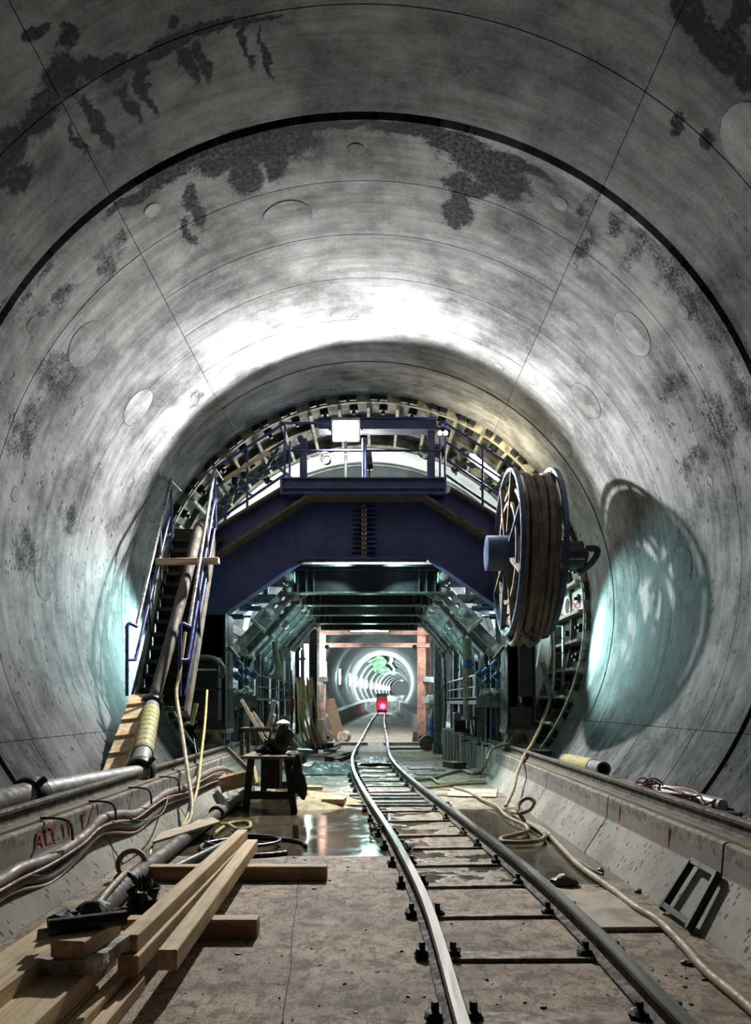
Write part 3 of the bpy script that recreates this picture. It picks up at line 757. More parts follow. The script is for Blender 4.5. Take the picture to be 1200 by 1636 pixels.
def strut(s, d, i, big):
    lab = '%s grey diagonal strut from the front on the %s side under the gantry' % (ORD[i], 'left' if s < 0 else 'right')
    x0 = FA+s*1.43; z0 = 3.50; dx, dz = s*1.02, -1.10
    Lq = math.hypot(dx, dz); ax = V(dx/Lq, 0, dz/Lq); nb = V(0,1,0); bb = nb.cross(ax)
    p0 = V(x0, d, z0)
    t = thing('diagonal_strut', lab, 'strut', tuple(p0+ax*Lq), 'diagonal struts of the formwork')
    w = .25; st = .05
    body = M['strut'] if big else M['steel']
    MB().holed(p0+ax*(-.0)+nb*-.09, p0+ax*.70+nb*-.09, w, .02, nb, [.20,.40], .048).build('front_plate', body, t)
    MB().holed(p0+nb*.09, p0+ax*.70+nb*.09, w, .02, nb, [.20,.40], .048).build('back_plate', body, t)
    mb = MB()
    for e in (-1, 1): mb.bar(p0+ax*.12+bb*e*(w/2-.008), p0+ax*.70+bb*e*(w/2-.008), .17, .014, up=bb)
    mb.build('side_flange', body, t)
    MB().bar(p0+ax*.62, p0+ax*.92, .26, .30, up=bb).bar(p0+ax*.86, p0+ax*.93, .28, .33, up=bb).build('sleeve', body, t, .008)
    MB().bar(p0+ax*.92, p0+ax*(Lq-.02), .17, .18, up=bb).bar(p0+ax*.92+nb*-.09, p0+ax*(Lq-.03)+nb*-.09, .02, .10, up=bb).build('lower_arm', body, t, .006)
    for q, rr in ((0, .075), (.56, .062), (Lq, .075)):
        c = p0+ax*q
        MB().cyl(c+nb*-.16, c+nb*.13, rr*.72, 14).cyl(c+nb*-.135, c+nb*-.105, rr*1.25, 16).cyl(c+nb*-.165, c+nb*-.15, rr*.35, 6).build('pin', M['pin'], t)
    pr = [p0+V(-s*.34,0,.10), p0+V(-s*.02,0,.13), p0+V(s*.08,0,.02), p0+V(0,0,-.09)]
    mb = MB(); vs = [q+nb*-.05 for q in pr]+[q+nb*.05 for q in pr]
    mb.add(vs, [(0,1,2,3),(7,6,5,4)]+[(k, (k+1) % 4, 4+(k+1) % 4, 4+k) for k in range(4)]).build('bracket', M['bluehyd'] if i % 4 == 0 else M['steel_l'], t)
    e0 = p0+ax*Lq
    MB().bar(e0+V(s*.02,0,.05), e0+V(s*.16,0,-.32), .16, .14, up=(0,1,0)).build('foot_lug', M['dark'], t)
for s in (-1, 1):
    for i, d in enumerate([14.4, 15.3, 16.15, 17.05, 17.95, 18.9, 19.85]): strut(s, d, i, i % 2 == 0)

# hinge blocks and pale stub beams at the top corners
for s in (-1, 1):
    side = 'left' if s < 0 else 'right'
    x = FA+s*1.43
    t = thing('hinge_block', 'grey hinge block with a big pin above the first %s strut' % side, 'hinge', (x, 14.2, 3.62), 'hinge blocks of the formwork')
    MB().box(x-.12, x+.12, 14.05, 14.35, 3.60, 3.84).build('block', M['steel'], t, .02)
    MB().cyl((x, 14.0, 3.72), (x, 14.06, 3.72), .085, 16).cyl((x, 13.97, 3.72), (x, 14.0, 3.72), .05, 12).build('pin', M['pin'], t)
    t = thing('stub_beam', 'pale stub beam reaching out beside the %s hinge block' % side, 'beam', (x+s*.4, 14.6, 3.3), 'stub beams of the formwork')
    MB().bar((x+s*.12, 14.6, 3.70), (x+s*.62, 14.6, 3.70), .12, .20).bar((x+s*.5,14.6,3.66), (x+s*.5,14.6,3.32), .1,.06, up=(0,1,0)).bar((x+s*.3,14.62,3.38), (x+s*.95,14.62,3.38), .14, .16).build('beam', M['steel_l'], t, .006)
    MB().bar((x+s*.5, 14.55, 3.34), (x+s*.72, 14.55, 3.48), .05, .05).build('brace', M['steel_l'], t)

# side walls of the traveller: posts, pipes, catwalk, rods, hydraulics
TINT = ['steel', 'strut', 'steel', 'steel_l', 'dark', 'bluehyd', 'strut']
rnd = random.Random(5)
for s in (-1, 1):
    side = 'left' if s < 0 else 'right'
    t = thing('side_formwork', 'dark ribbed side formwork with pipes behind the %s diagonal struts' % side, 'formwork', (FA+s*2.6, 14.6, .55), 'side formwork panels')
    mb = MB()
    for k in range(12):
        z = .6+k*.21; a = s*(2.95+.25*math.sin(k/11*math.pi))
        mb.box(FA+a-.03, FA+a+.03, 14.7, 23, z, z+.19)
    mb.build('skin_panel', M['dark'], t)
    for k in range(26):
        y = 14.65+k*.28; x = FA+s*(2.66-.028*k+rnd.uniform(-.16,.10))
        top = rnd.uniform(2.25, 3.1); mt = M[TINT[rnd.randrange(7)]]
        if k % 3 == 0: MB().box(x-.05, x+.05, y-.06, y+.06, .55, top).box(x-.09, x+.09, y-.08, y+.08, top-.3, top-.22).build('post', mt, t)
        else:
            r = rnd.uniform(.02, .05)
            MB().tube(catmull([V(x, y, .6), V(x+rnd.uniform(-.05,.05), y, 1.4), V(x+rnd.uniform(-.04,.04), y-.02, top)], 4), r, 8).lathe((x, y, top*.7), (0,0,1), [(0,r),(0,r+.02),(.06,r+.02),(.06,r)], 10).build('pipe', mt, t)
    t = thing('catwalk', 'narrow steel catwalk along the %s side formwork at chest height' % side, 'catwalk', (FA+s*2.3, 14.4, 1.4), 'formwork catwalks')
    xa, xb = sorted((FA+s*2.05, FA+s*2.85))
    MB().box(xa, xb, 14.3, 21.5, 1.44, 1.48).box(xa, xa+.05, 14.3, 21.5, 1.36, 1.5).build('walkway', M['steel'], t)
    mb = MB()
    for k in range(10): mb.bar((FA+s*2.07, 14.4+.78*k, 1.48), (FA+s*2.07, 14.4+.78*k, 1.92), .03, .03, up=(0,1,0))
    mb.bar((FA+s*2.07, 14.4, 1.92), (FA+s*2.07, 21.4, 1.92), .03, .03).bar((FA+s*2.07, 14.4, 1.7), (FA+s*2.07, 21.4, 1.7), .025, .025).build('railing', M['steel'], t)
    MB().box(xa, xb, 14.28, 14.30, 1.30, 1.52).build('end_plate', M['steel'], t)
    for k in range(13):                  # hanging rods below the catwalk
        y = 14.45+k*.5; x = FA+s*(2.15+rnd.uniform(0,.65)); tilt = rnd.uniform(-.12,.12)
        r = thing('prop_rod', '%s slim steel rod from the front below the %s catwalk' % (ORD[k], side), 'rod', (x, y, .55), 'rods below the catwalks')
        MB().cyl((x+tilt, y, .55), (x, y, 1.36), .018, 8).cyl((x+tilt*.3, y, 1.1), (x+tilt*.2, y, 1.25), .032, 8).build('rod', M['steel_l' if k % 2 else 'steel'], r)
        MB().cyl((x+tilt, y, .53), (x+tilt, y, .57), .06, 10).build('base_disc', M['dark'], r)
    for k, (dx, dz) in enumerate([(0,0),(.16,-.14),(-.05,-.22),(.14,-.33),(.28,-.2)]):
        c = V(FA+s*(2.45-dx), 14.6+.05*k, 2.28+dz-.15)
        h = thing('hydraulic_block', 'small blue square block, %s in the cluster below the first %s strut' % (ORD[k], side), 'hydraulic block', tuple(c), 'blue hydraulic blocks')
        MB().obox(c, (.13,.2,.13), (0, s*.75, 0)).build('block', M['bluehyd'], h, .01)
        MB().cyl(c+V(0,-.12,0), c+V(0,-.09,0), .03, 8).build('plug', M['dark'], h)
    for k in range(3):
        c = P((400, 385, 372)[k] if s < 0 else 1171-(400, 385, 372)[k], (972, 964, 985)[k], 15.2)
        h = thing('hydraulic_cylinder', 'short blue hydraulic cylinder, %s in the gap beside the %s shoulder' % (ORD[k], side), 'cylinder', tuple(c), 'blue hydraulic cylinders')
        MB().cyl(c+V(-.22,0,0), c+V(.22,0,0), .055, 12).cyl(c+V(-.1,0,0), c+V(-.04,0,0), .07, 12).build('barrel', M['bluehyd'], h)
        MB().cyl(c+V(.22*s*-1,0,0), c+V(.36*s*-1,0,0), .025, 8).build('piston', M['chrome'], h)
    # rags, bags and valves lying on the catwalk
    for k in range(4):
        c = V(FA+s*(2.25+.15*k), 14.5+.12*k, 1.56)
        tag(MB().lump(c, (.11,.09,.11), k+s*3, .45).build('cement_bag', M['sleevecloth']), '%s pale crumpled bag from the inside on the %s catwalk end' % (ORD[k], side), 'bag', 'bags on the catwalks')
# hanging filter bag, left; standing round column with blue band, right
tag(MB().tube(catmull([P(438,1025,15.6), P(440,1045,15.6), P(444,1070,15.6), P(436,1084,15.6)], 5), [.06]*5+[.075]*5+[.10]*5+[.02], 10).build('hanging_bag', M['sleevecloth']), 'pale cloth sleeve hanging from the left struts', 'bag')
t = thing('steel_column', 'round grey column with a blue band in front of the right struts', 'column', tuple(P(748,1150,15.72)))
a, b = P(747,1020,15.72), P(748,1150,15.72)
MB().cyl(b, a, .10, 16).cyl(b, b+V(0,0,.06), .15, 16).build('tube', M['sleevecloth'], t)
MB().cyl(V(a.x, 15.72, 2.1), V(a.x, 15.72, 2.27), .108, 16).build('band', M['bluecyl'], t)
t = thing('gear_box', 'small grey box on a stand by the right kerb upstand', 'box', tuple(P(734,1168,17)))
a = P(734,1150,17); MB().box(a.x-.13, a.x+.13, 16.9, 17.15, a.z-.02, a.z+.16).build('cover', M['steel_l'], t, .02)
MB().box(a.x-.12, a.x+.12, 16.9, 17.13, .74, a.z-.02).build('base', M['dark'], t)
tag(MB().lump(P(762,1097,15), (.05,.05,.14), 3, .3).build('bottle', M['sleevecloth']), 'pale bottle standing on the right catwalk', 'bottle')
tag(MB().lump(P(766,1082,15), (.05,.05,.03), 4, .3).build('rag', M['redcloth']), 'red rag above the pale bottle on the right catwalk', 'rag')
tag(MB().lump(P(467,1124,17), (.05,.06,.15), 5, .3).build('rag', M['redcloth']), 'red rag hanging behind the table beside the left cables', 'rag')

# ================================================================== BLUE GANTRY
GD = 13.55
def q(px, py, d=GD): p = P(px, py, d); return (p.x, p.z)
ga = thing('gantry_frame', 'large dark blue portal gantry spanning the tunnel', 'gantry', (AX, GD, .53))
poly = [q(490,797), q(681,797), q(833,893), q(856,918), q(856,1150), q(811,1150), q(811,992), q(795,965), q(682,892), q(484,892), q(361,979), q(361,992), q(361,1150), q(318,1150), q(318,918), q(338,893)]
MB().prism(poly, GD, GD+.10).build('web_plate', M['blue'], ga)
for s in (-1, 1):
    def mx(px): return px if s < 0 else 1171-px
    pl = [q(mx(450),786,13.3), q(mx(498),794,13.3), q(mx(338),893,13.3), q(mx(338),854,13.3)]
    MB().prism(pl if s < 0 else pl[::-1], 13.32, 13.55).build('shoulder_beam', M['blue'], ga)
    a, b = P(mx(492),797,13.35), P(mx(338),896,13.35); MB().bar(a, b, .42, .04, up=(0,0,1)).build('shoulder_flange', M['rust'], ga)
    a, b = P(mx(452),784,13.32), P(mx(338),853,13.32); MB().bar(a, b, .42, .035, up=(0,0,1)).build('walk_strip', M['rust'], ga)
    a, b = P(mx(484),894,GD-.02), P(mx(361),981,GD-.02); MB().bar(a, b, .34, .03, up=(0,0,1)).build('lower_flange', M['blue'], ga)
    xi, xo = P(mx(362),1000,13.4).x, P(mx(318),1000,13.4).x
    lo, hi = min(xi, xo), max(xi, xo)
    mb = MB().box(lo, lo+.03, 13.3, 14.0, .93, 2.95).box(hi-.03, hi, 13.3, 14.0, .93, 2.95).box(lo, hi, 13.55, 13.6, .93, 2.95)
    mb.box(lo-.02, hi+.02, 13.25, 14.05, .93, .99); mb.build('leg', M['dark'], ga)
    xm = (lo+hi)/2
    MB().cyl((xm,13.42,1.3), (xm,13.42,2.1), .045, 14).build('jack_rod', M['chrome'], ga)
    MB().box(xm-.19, xm+.19, 13.3, 13.54, .99, 1.32).cyl((xm,13.42,1.3),(xm,13.42,1.4),.08,12).build('jack_housing', M['dark'], ga)
    # bogie
    bo = MB().box(lo-.04, hi+.04, 13.2, 13.9, .86, .93).box(lo-.06, hi+.06, 13.2, 13.9, .60, .68)
    bo.bar((lo+.05,13.22,.67),(lo+.13,13.22,.87),.05,.10,up=(1,0,0)).bar((hi-.05,13.22,.67),(hi-.13,13.22,.87),.05,.10,up=(1,0,0))
    bo.box(lo+.02,hi-.02,13.3,13.8,.66,.88)
    g = bo.build('bogie', M['cream_d'], ga)
    MB().cyl((AX+s*2.47-.05,13.4,.70),(AX+s*2.47+.05,13.4,.70),.055,16).build('wheel', M['dark'], g)
    # small corbel plates at the inner corners
    c = P(mx(372),1045,13.5); MB().bar(c+V(-s*-.05,0,.12), c+V(s*-.10,0,-.08), .3, .05, up=(0,0,1)).build('corner_plate', M['rust'], ga)
MB().bar(P(484,894,GD-.02), P(682,894,GD-.02), .34, .03).build('lower_flange', M['blue'], ga)
MB().bar(P(488,796,13.32), P(683,796,13.32), .40, .035).build('shoulder_flange', M['rust'], ga)
d0 = 13.15; a, b = P(450,764,d0), P(711,789,d0)
MB().box(a.x, b.x, d0, 14.2, b.z, a.z).box(a.x-.02, b.x+.02, d0-.06, 14.2, a.z-.02, a.z).box(a.x-.02, b.x+.02, d0-.06, 14.2, b.z-.02, b.z+.01).box(a.x-.01, b.x+.01, d0-.04, d0, b.z+.08, b.z+.11).build('deck_girder', M['blue'], ga)
MB().box(a.x-.02, a.x+.02, d0-.07, d0, b.z-.02, a.z).box(b.x-.02, b.x+.02, d0-.07, d0, b.z-.02, a.z).build('deck_end_plate', M['blue'], ga)
# bolted splice in the middle
mb = MB(); c0 = P(582,810,GD); c1 = P(582,893,GD)
mb.box(c0.x-.045, c0.x+.045, GD-.12, GD, c1.z, c0.z); mb.build('splice_spine', M['rust'], ga)
for k in range(11):
    z = c0.z-.05-k*.083
    MB().box(c0.x-.20, c0.x+.20, GD-.10, GD, z-.010, z+.010).build('splice_fin', M['blue'], ga)
mb = MB()
for k in range(11):
    for e in (-1, 1): mb.cyl((c0.x+e*.03, GD-.15, c0.z-.09-k*.083), (c0.x+e*.03, GD-.11, c0.z-.09-k*.083), .014, 6)
b_ = mb.build('splice_bolt', M['pin'], ga); b_['kind'] = 'stuff'
for px in (428, 470, 522, 640, 700):   # plate seams
    p0 = P(px, 800 if 490 < px < 681 else 860, GD); p1 = P(px, 890, GD)
    MB().box(p0.x-.006, p0.x+.006, GD-.004, GD, p1.z, p0.z).build('plate_seam', M['blue'], ga)
# railings on the deck and down both shoulders
rd = 13.2
def rl(pts, r=.022, d=rd): return [P(x, y, d) for x, y in pts]
mb = MB()
for pts in ([(455,764),(455,676)], [(463,764),(463,705)], [(455,676),(533,676)], [(455,720),(705,720)], [(703,764),(703,690)], [(711,764),(711,672)], [(580,764),(580,700)],[(584,764),(584,700)]):
    mb.tube(rl(pts), .020, 8)
mb.build('deck_railing', M['blue_rail'], ga)
for s in (-1, 1):
    def mx(px): return px if s < 0 else 1166-px
    mb = MB()
    for pts in ([(455,676),(343,748)], [(455,705),(345,778)], [(455,733),(350,803)], [(455,758),(352,828)], [(343,748),(343,850)], [(395,716),(395,822)], [(360,790),(360,845)]):
        mb.tube(rl([(mx(x), y) for x, y in pts], d=13.3), .022, 8)
    mb.build('shoulder_railing', M['blue_rail'], ga)
# crane beam on the deck
a, b = P(590,668,13.6), P(697,686,13.6)
MB().box(a.x-.9, b.x, 13.6, 13.8, b.z, a.z).box(a.x-.9, b.x+.01, 13.55, 13.85, a.z-.02, a.z).box(a.x-.9, b.x+.01, 13.55, 13.85, b.z-.01, b.z+.01).build('crane_beam', M['blue'], ga)
a, b = P(683,686,13.65), P(695,764,13.65)
MB().box(a.x, b.x, 13.65, 13.78, b.z, a.z).build('crane_post', M['blue'], ga)
a, b = P(479,700,13.65), P(490,764,13.65); MB().box(a.x, b.x, 13.65, 13.78, b.z, a.z).build('crane_post', M['blue'], ga)
# timber pole lashed to the left shoulder railing, cable coils on the deck
t = MB().tube([P(430,722,13.2), P(358,766,13.2)], .035, 10)
tag(t.build('timber_pole', M['wood_x']), 'pale wooden pole lashed along the left shoulder railing', 'pole')
for px, py, r, lab in ((519,732,.10,'cable coil hanging on the deck railing left of the floodlight'), (678,722,.11,'cable coil hanging at the right end of the deck railing')):
    c = P(px, py, 13.16); mb = MB()
    for k in range(4): mb.torus(c+V(.012*k, .01*k, -.01*k), (.15*k-.2, 1, .1), r-.008*k, .008, 20, 6)
    tag(mb.build('cable_coil', M['hose_brn' if px < 600 else 'black']), lab, 'cable coil')
mb = MB().tube(catmull([P(490,730,13.15), P(500,733,13.12), P(513,728,13.15), P(540,727,13.15), P(560,726,13.15)], 6), .008, 6)
tag(mb.build('cable', M['hose_brn']), 'thin cable sagging along the middle deck rail', 'cable')
t = thing('cable_drum', 'small dark round drum mounted behind the deck post right of the floodlight', 'drum', tuple(P(590,735,13.5)))
c = P(590,735,13.5); MB().lathe(c, (1,0,.1), [(-.05,.01),(-.05,.17),(.05,.17),(.05,.01)], 20).build('wheel', M['black'], t); MB().bar(c, c+V(0,0,-.35), .03,.03,up=(0,1,0)).build('stand', M['dark'], t)
# floodlight
LP = P(552, 690, 13.2)
fl_ = thing('floodlight', 'blazing white floodlight on a post at the middle of the gantry deck', 'floodlight', tuple(LP+V(0,0,-.8)))
th = rad(32); fw = V(0, -math.cos(th), -math.sin(th)); upv = V(0, -math.sin(th), math.cos(th))
c = LP-fw*.16
MB().bar(c-fw*.06, c+fw*.10, .50, .40, up=upv).build('housing', M['lampwhite'], fl_, .02)
MB().bar(c+fw*.105, c+fw*.115, .42, .32, up=upv).build('lens', emit('flood_lens', (1.0,1.0,1.0), 40), fl_)
MB().tube([LP+V(0.0,.12,-.80), LP+V(0,.12,-.12)], .025, 8).build('post', M['dark'], fl_)
MB().bar(c+V(-.28,0,-.02), c+V(-.28,0,.05), .03,.05,up=(0,1,0)).bar(c+V(.28,0,-.02), c+V(.28,0,.05), .03,.05,up=(0,1,0)).build('yoke', M['dark'], fl_)
from mathutils import Quaternion
rotq = fw.to_track_quat('-Z', 'Y').to_euler()
lamp('SPOT', 'floodlight_beam', LP+fw*.03, FLOOD, (1.0,.985,.96), fl_, .09, rotq, spot_size=rad(146), spot_blend=.16)
for k, px in enumerate((703, 712)):
    c = P(px, 692, 13.14)
    t = thing('spot_lamp', ['left of two tiny bright lamps at the right end of the deck railing', 'right of two tiny bright lamps at the right end of the deck railing'][k], 'lamp', tuple(c), 'tiny lamps on the deck railing')
    MB().cyl(c+V(0,.06,0), c, .03, 12, r2=.045).build('shade', M['dark'], t)
    MB().cyl(c+V(0,-.001,0), c+V(0,-.012,0), .038, 12).build('bulb', emit('tiny_lamp', (.8,1,1), 40), t)
# warm strip lamp by the right shoulder
a, b = P(754,729,13.75), P(795,763,13.75)
t = thing('strip_lamp', 'glowing warm strip lamp along the right shoulder railing', 'lamp', tuple((a+b)/2))
MB().bar(a+V(-.05,.05,.03), b+V(.05,.05,-.03), .10, .05, up=(0,1,0)).build('tray', M['lampwhite'], t)
MB().cyl(a, b, .05, 12).build('tube', emit('warm_tube', (1,.93,.68), 40), t)
lamp('POINT', 'strip_lamp_light', (a+b)/2+V(-.05,-.12,.12), WARM, (1,.88,.58), t, .12)
# pale pipes and struts cluttering the space between shoulder and ring
rnd = random.Random(11)
for s in (-1, 1):
    side = 'left' if s < 0 else 'right'
    for k in range(9):
        t0 = k/8; px = 350+95*t0; py = 800-75*t0+rnd.uniform(-8, 22); mx_ = px if s < 0 else 1171-px
        c = P(mx_, py, 14.6+rnd.uniform(0,.8)); dv = V(rnd.uniform(-.3,.3), rnd.uniform(-.2,.2), rnd.uniform(-.2,.3))
        t = thing('grout_valve', '%s pale pipe fitting up the gap above the %s shoulder' % (ORD[k], side), 'pipe fitting', tuple(c), 'pipe fittings above the shoulders')
        MB().cyl(c-dv, c+dv, rnd.uniform(.025,.05), 10).build('pipe', M[['steel_l','sleevecloth','dark','steel'][k % 4]], t)
        MB().cyl(c+dv*.2, c+dv*.5, .075, 12).build('collar', M['steel_l' if k % 2 else 'dark'], t)

# ================================================================== HOSE REEL
RC = V(0, 12.0, 3.74); rr = 1.29; XL, XR = 2.10, 2.71
re = thing('hose_reel', 'big upright hose reel with blue spoked rims on the right of the gantry', 'reel', (2.4, 12.0, 2.45))
def rimX(x): return V(x, RC.y, RC.z)
for nm, x in (('rim', XL), ('rim', XR)):
    mb = MB().lathe(rimX(x), (1,0,0), [(-.035,rr-.06),(-.035,rr),(.035,rr),(.035,rr-.06)], 72, closed=True)
    for p in range(len(mb.sm)): mb.sm[p] = False
    mb.build('rim', M['reel_blue'], re)
    for k in range(8):
        a = 2*math.pi*(k+.5)/8; n = V(0, math.cos(a), math.sin(a))
        MB().bar(rimX(x)+n*.34, rimX(x)+n*(rr-.03), .05, .09, up=(1,0,0)).build('spoke', M['rust' if k % 3 else 'reel_blue'], re)
    mb = MB().lathe(rimX(x), (1,0,0), [(-.02,.74),(-.02,.80),(.02,.80),(.02,.74)], 48, closed=True); mb.build('inner_ring', M['rust'], re)
MB().lathe(rimX(1.76), (1,0,0), [(0,.001),(0,.275),(.4,.275),(.4,.001)], 40).build('hub_drum', M['reel_blue'], re)
MB().lathe(rimX(1.752), (1,0,0), [(0,.001),(0,.24),(.01,.24)], 40).build('hub_cover', M['reel_blue'], re)
MB().cyl(rimX(2.0), rimX(3.3), .10, 16).build('axle', M['dark'], re)
MB().lathe(rimX(XL+.05), (1,0,0), [(0,.62),(0,.66),(.5,.66),(.5,.62)], 40, closed=True).build('core', M['dark'], re)
# gear motor and bracket to the gantry leg
mc = P(905, 888, 12.7)
MB().cyl(mc+V(-.25,0,0), mc+V(.25,0,0), .24, 20).cyl(mc+V(.25,0,0), mc+V(.32,0,0), .12, 12).bar(mc+V(-.2,.1,.1), mc+V(.35,.3,-.05), .3,.3).build('gear_motor', M['dark'], re, .01)
MB().tube(catmull([mc+V(.2,0,-.3), mc+V(.42,0,-.12), mc+V(.52,0,.10), mc+V(.3,0,.12)], 5), .055, 8).build('motor_pipe', M['black'], re)
MB().prism([(2.80,4.0),(3.25,4.0),(3.2,3.3),(2.95,2.5),(2.80,2.5)], 12.9, 13.3).build('bracket_plate', M['dark'], re)
MB().bar((2.95,13.1,3.7), (2.75,13.5,3.0), .3, .3).bar((2.9,12.0,3.74),(2.9,13.2,3.74),.14,.22).build('bracket_arm', M['dark'], re)
MB().bar((2.6,13.2,2.5), (2.62,13.25,1.5), .22, .18, up=(0,1,0)).build('support_post', M['dark'], re)
# hose wound on it
ho = thing('hose', 'muddy grey hose wound many turns on the blue reel', 'hose', (2.4, 12.0, 2.3))
rnd = random.Random(3)
for lay, (r0, n) in enumerate([(.98, 7), (1.07, 6), (1.15, 7)]):
    for k in range(n):
        x = XL+.085+k*(XR-XL-.17)/(n-1) + rnd.uniform(-.012,.012)
        pts = []
        sag = (.06+.10*rnd.random())*(lay*.6+.4); rr_ = r0+rnd.uniform(-.02,.03); ph = rnd.uniform(0,6.3)
        for i in range(56):
            a = 2*math.pi*i/56; r1 = rr_+.012*math.sin(3*a+ph)
            z = math.sin(a)*r1
            if math.sin(a) < 0: z -= sag*(-math.sin(a))**1.5
            pts.append(V(x+.03*math.sin(a+ph), RC.y+math.cos(a)*r1, RC.z+z))
        MB().tube(pts, .046, 8, closed=True).build('hose_turn', M['reelhose'], ho)
t0 = catmull([V(2.3,11.6,2.62), V(2.28,11.5,2.42), V(2.36,11.6,2.28), V(2.45,11.9,2.40), V(2.5,12.1,2.55)], 6)
MB().tube(t0, .05, 8).build('loose_end', M['reelhose'], ho)

# ladder right of the leg
t = thing('steel_ladder', 'small dark ladder standing behind the right gantry leg', 'ladder', tuple(P(893,1096,13.75)))
for px in (886, 900): MB().bar(P(px,1096,13.75), P(px,998,13.75), .035,.035,up=(0,1,0)).build('stile', M['dark'], t)
for py in (999, 1020, 1043, 1068, 1085): MB().bar(P(886,py,13.75), P(900,py,13.75), .03,.03).build('rung', M['dark'], t)
tag(MB().bar(P(866,1058,13.2), P(880,1112,13.2), .07,.12,up=(0,1,0)).bar(P(880,1112,13.2), P(889,1108,13.2), .07,.09,up=(0,1,0)).build('steel_bracket', M['steel']), 'bent grey steel bracket hanging beside the right gantry leg', 'bracket')
tag(MB().tube(catmull([P(882,1000,13.4), P(884,1060,13.4), P(880,1110,13.3), P(866,1155,13.0), P(849,1190,12.6)], 6), .028, 8).tube(catmull([P(849,1190,12.6), P(840,1203,11.8), P(834,1216,11.05), P(825,1240,10.7), P(820,1262,10.35), P(808,1288,10.07)], 6), .026, 8).build('hanging_hose', M['hose_tan']), 'brown hose dropping from the reel leg over the right kerb to the floor', 'hose')
# ================================================================== STAIR
YB, ZB, YT, ZT = 11.2, 1.33, 13.1, 4.22
XA, XB = -3.50, -2.74
def st(t): return YB+(YT-YB)*t, ZB+(ZT-ZB)*t
s_ = thing('steel_stair', 'steep dark steel stair with blue handrails climbing to the gantry on the left', 'stair', (-3.1, YB, ZB))
for x in (XA, XB):
    (y0, z0), (y1, z1) = st(-.02), st(1.0)
    MB().bar((x,y0,z0-.05), (x,y1,z1-.03), .05, .20, up=(0,-1,1)).build('stringer', M['string'], s_)
for k in range(14):
    y, z = st((k+.2)/13.4)
    MB().box(XA+.03, XB-.03, y-.02, y+.22, z, z+.03).box(XA+.03, XB-.03, y-.025, y-.01, z-.03, z+.035).box(XA+.03, XB-.03, y+.19, y+.21, z, z+.235).build('tread', M['tread'], s_)
MB().box(XA-.1, XB+.1, YT, YT+.75, ZT-.05, ZT+.02).build('landing', M['tread'], s_)
MB().box(XA+.02, XB-.02, YB-.06, YB+.0, ZB-.06, ZB).build('bottom_bar', M['string'], s_)
def hr(pts, r, m, nm): MB().tube(pts, r, 10).build(nm, m, s_)
for side, B0, B1, Tt in ((-1, P(203,1000,11.2), P(203,1112,11.2), P(273,767,13.0)), (1, P(288,1000,11.2), P(287,1112,11.2), P(343,748,13.0))):
    hr([B0+V(.10,.12,0), Tt], .028, M['handrail'], 'handrail')
    hr(catmull([B0+V(.11,.12,0), B0+V(.03,.03,.04), B0+V(0,0,0)], 4), .024, M['blue_rail'], 'handrail_end')
    hr([B0, B1], .026, M['blue_rail'], 'post')
    hr([B0+V(.0,0,-.50), B0+V(.09,.1,-.49)], .022, M['blue_rail'], 'handrail_end')
    hr([B0+V(.09,.1,-.49), Tt+V(0,0,-.52)], .024, M['blue_rail'], 'mid_rail')
    hr([B0+V(.06,.05,-1.03), Tt+V(0,0,-1.02)], .024, M['blue_rail'], 'low_rail')
    for t in (.33, .66, 1.0):
        p = (B0+V(.1,.12,0)).lerp(Tt, t); hr([p, p+V(.02,0,-1.05)], .022, M['blue_rail'] if t == 1 else M['dark'], 'post')
    hr([Tt, Tt+V(.02,.6,-.02)], .022, M['blue_rail'], 'landing_rail')
tag(MB().bar(P(250,898,12.3), P(350,896,12.3), .11, .10).build('timber', M['wood_x'], bevel=.006), 'short pale timber laid crosswise over the stair handrails', 'timber')
t = thing('padlock', 'grey padlock hanging at the foot of the right stair post', 'padlock', tuple(P(292,1140,11.1)))
c = P(292,1136,11.1); MB().box(c.x-.045, c.x+.045, c.y-.02, c.y+.02, c.z-.08, c.z).build('body', M['steel_l'], t, .006)
MB().tube([c+V(-.025,0,0), c+V(-.025,0,.05), c+V(.025,0,.05), c+V(.025,0,0)], .008, 6).build('shackle', M['chrome'], t)
# dark equipment boxes under the gantry's left leg, with a bent conduit
t = thing('control_cabinet', 'dark open cabinet behind the stair foot beside the left gantry leg', 'cabinet', tuple(P(330,1150,13.2)))
a, b = P(300,1055,13.1), P(352,1150,13.1)
MB().box(a.x, b.x, 13.15, 13.25, b.z, a.z).box(a.x, a.x+.05, 12.95, 13.2, b.z, a.z).box(b.x-.05, b.x, 12.95, 13.2, b.z, a.z).box(a.x, b.x, 12.9, 13.25, a.z, a.z+.05).box(a.x, b.x, 12.95, 13.2, (a.z+b.z)/2, (a.z+b.z)/2+.03).build('body', M['dark'], t)
MB().bar(P(310,1070,12.93), P(346,1070,12.93), .02,.03).build('bar', M['pin'], t)
tag(MB().tube(catmull([P(312,1050,12.9), P(340,1052,12.9), P(356,1066,12.9), P(352,1084,12.9)], 6), .045, 8).build('bent_conduit', M['black']), 'black bent conduit curving over the dark cabinet', 'conduit')
tag(MB().cyl(P(306,1158,12.4), P(314,1124,12.4), .035, 10).build('grease_tube', M['yel_wrap']), 'short yellow-green tube hanging under the stair', 'tube')

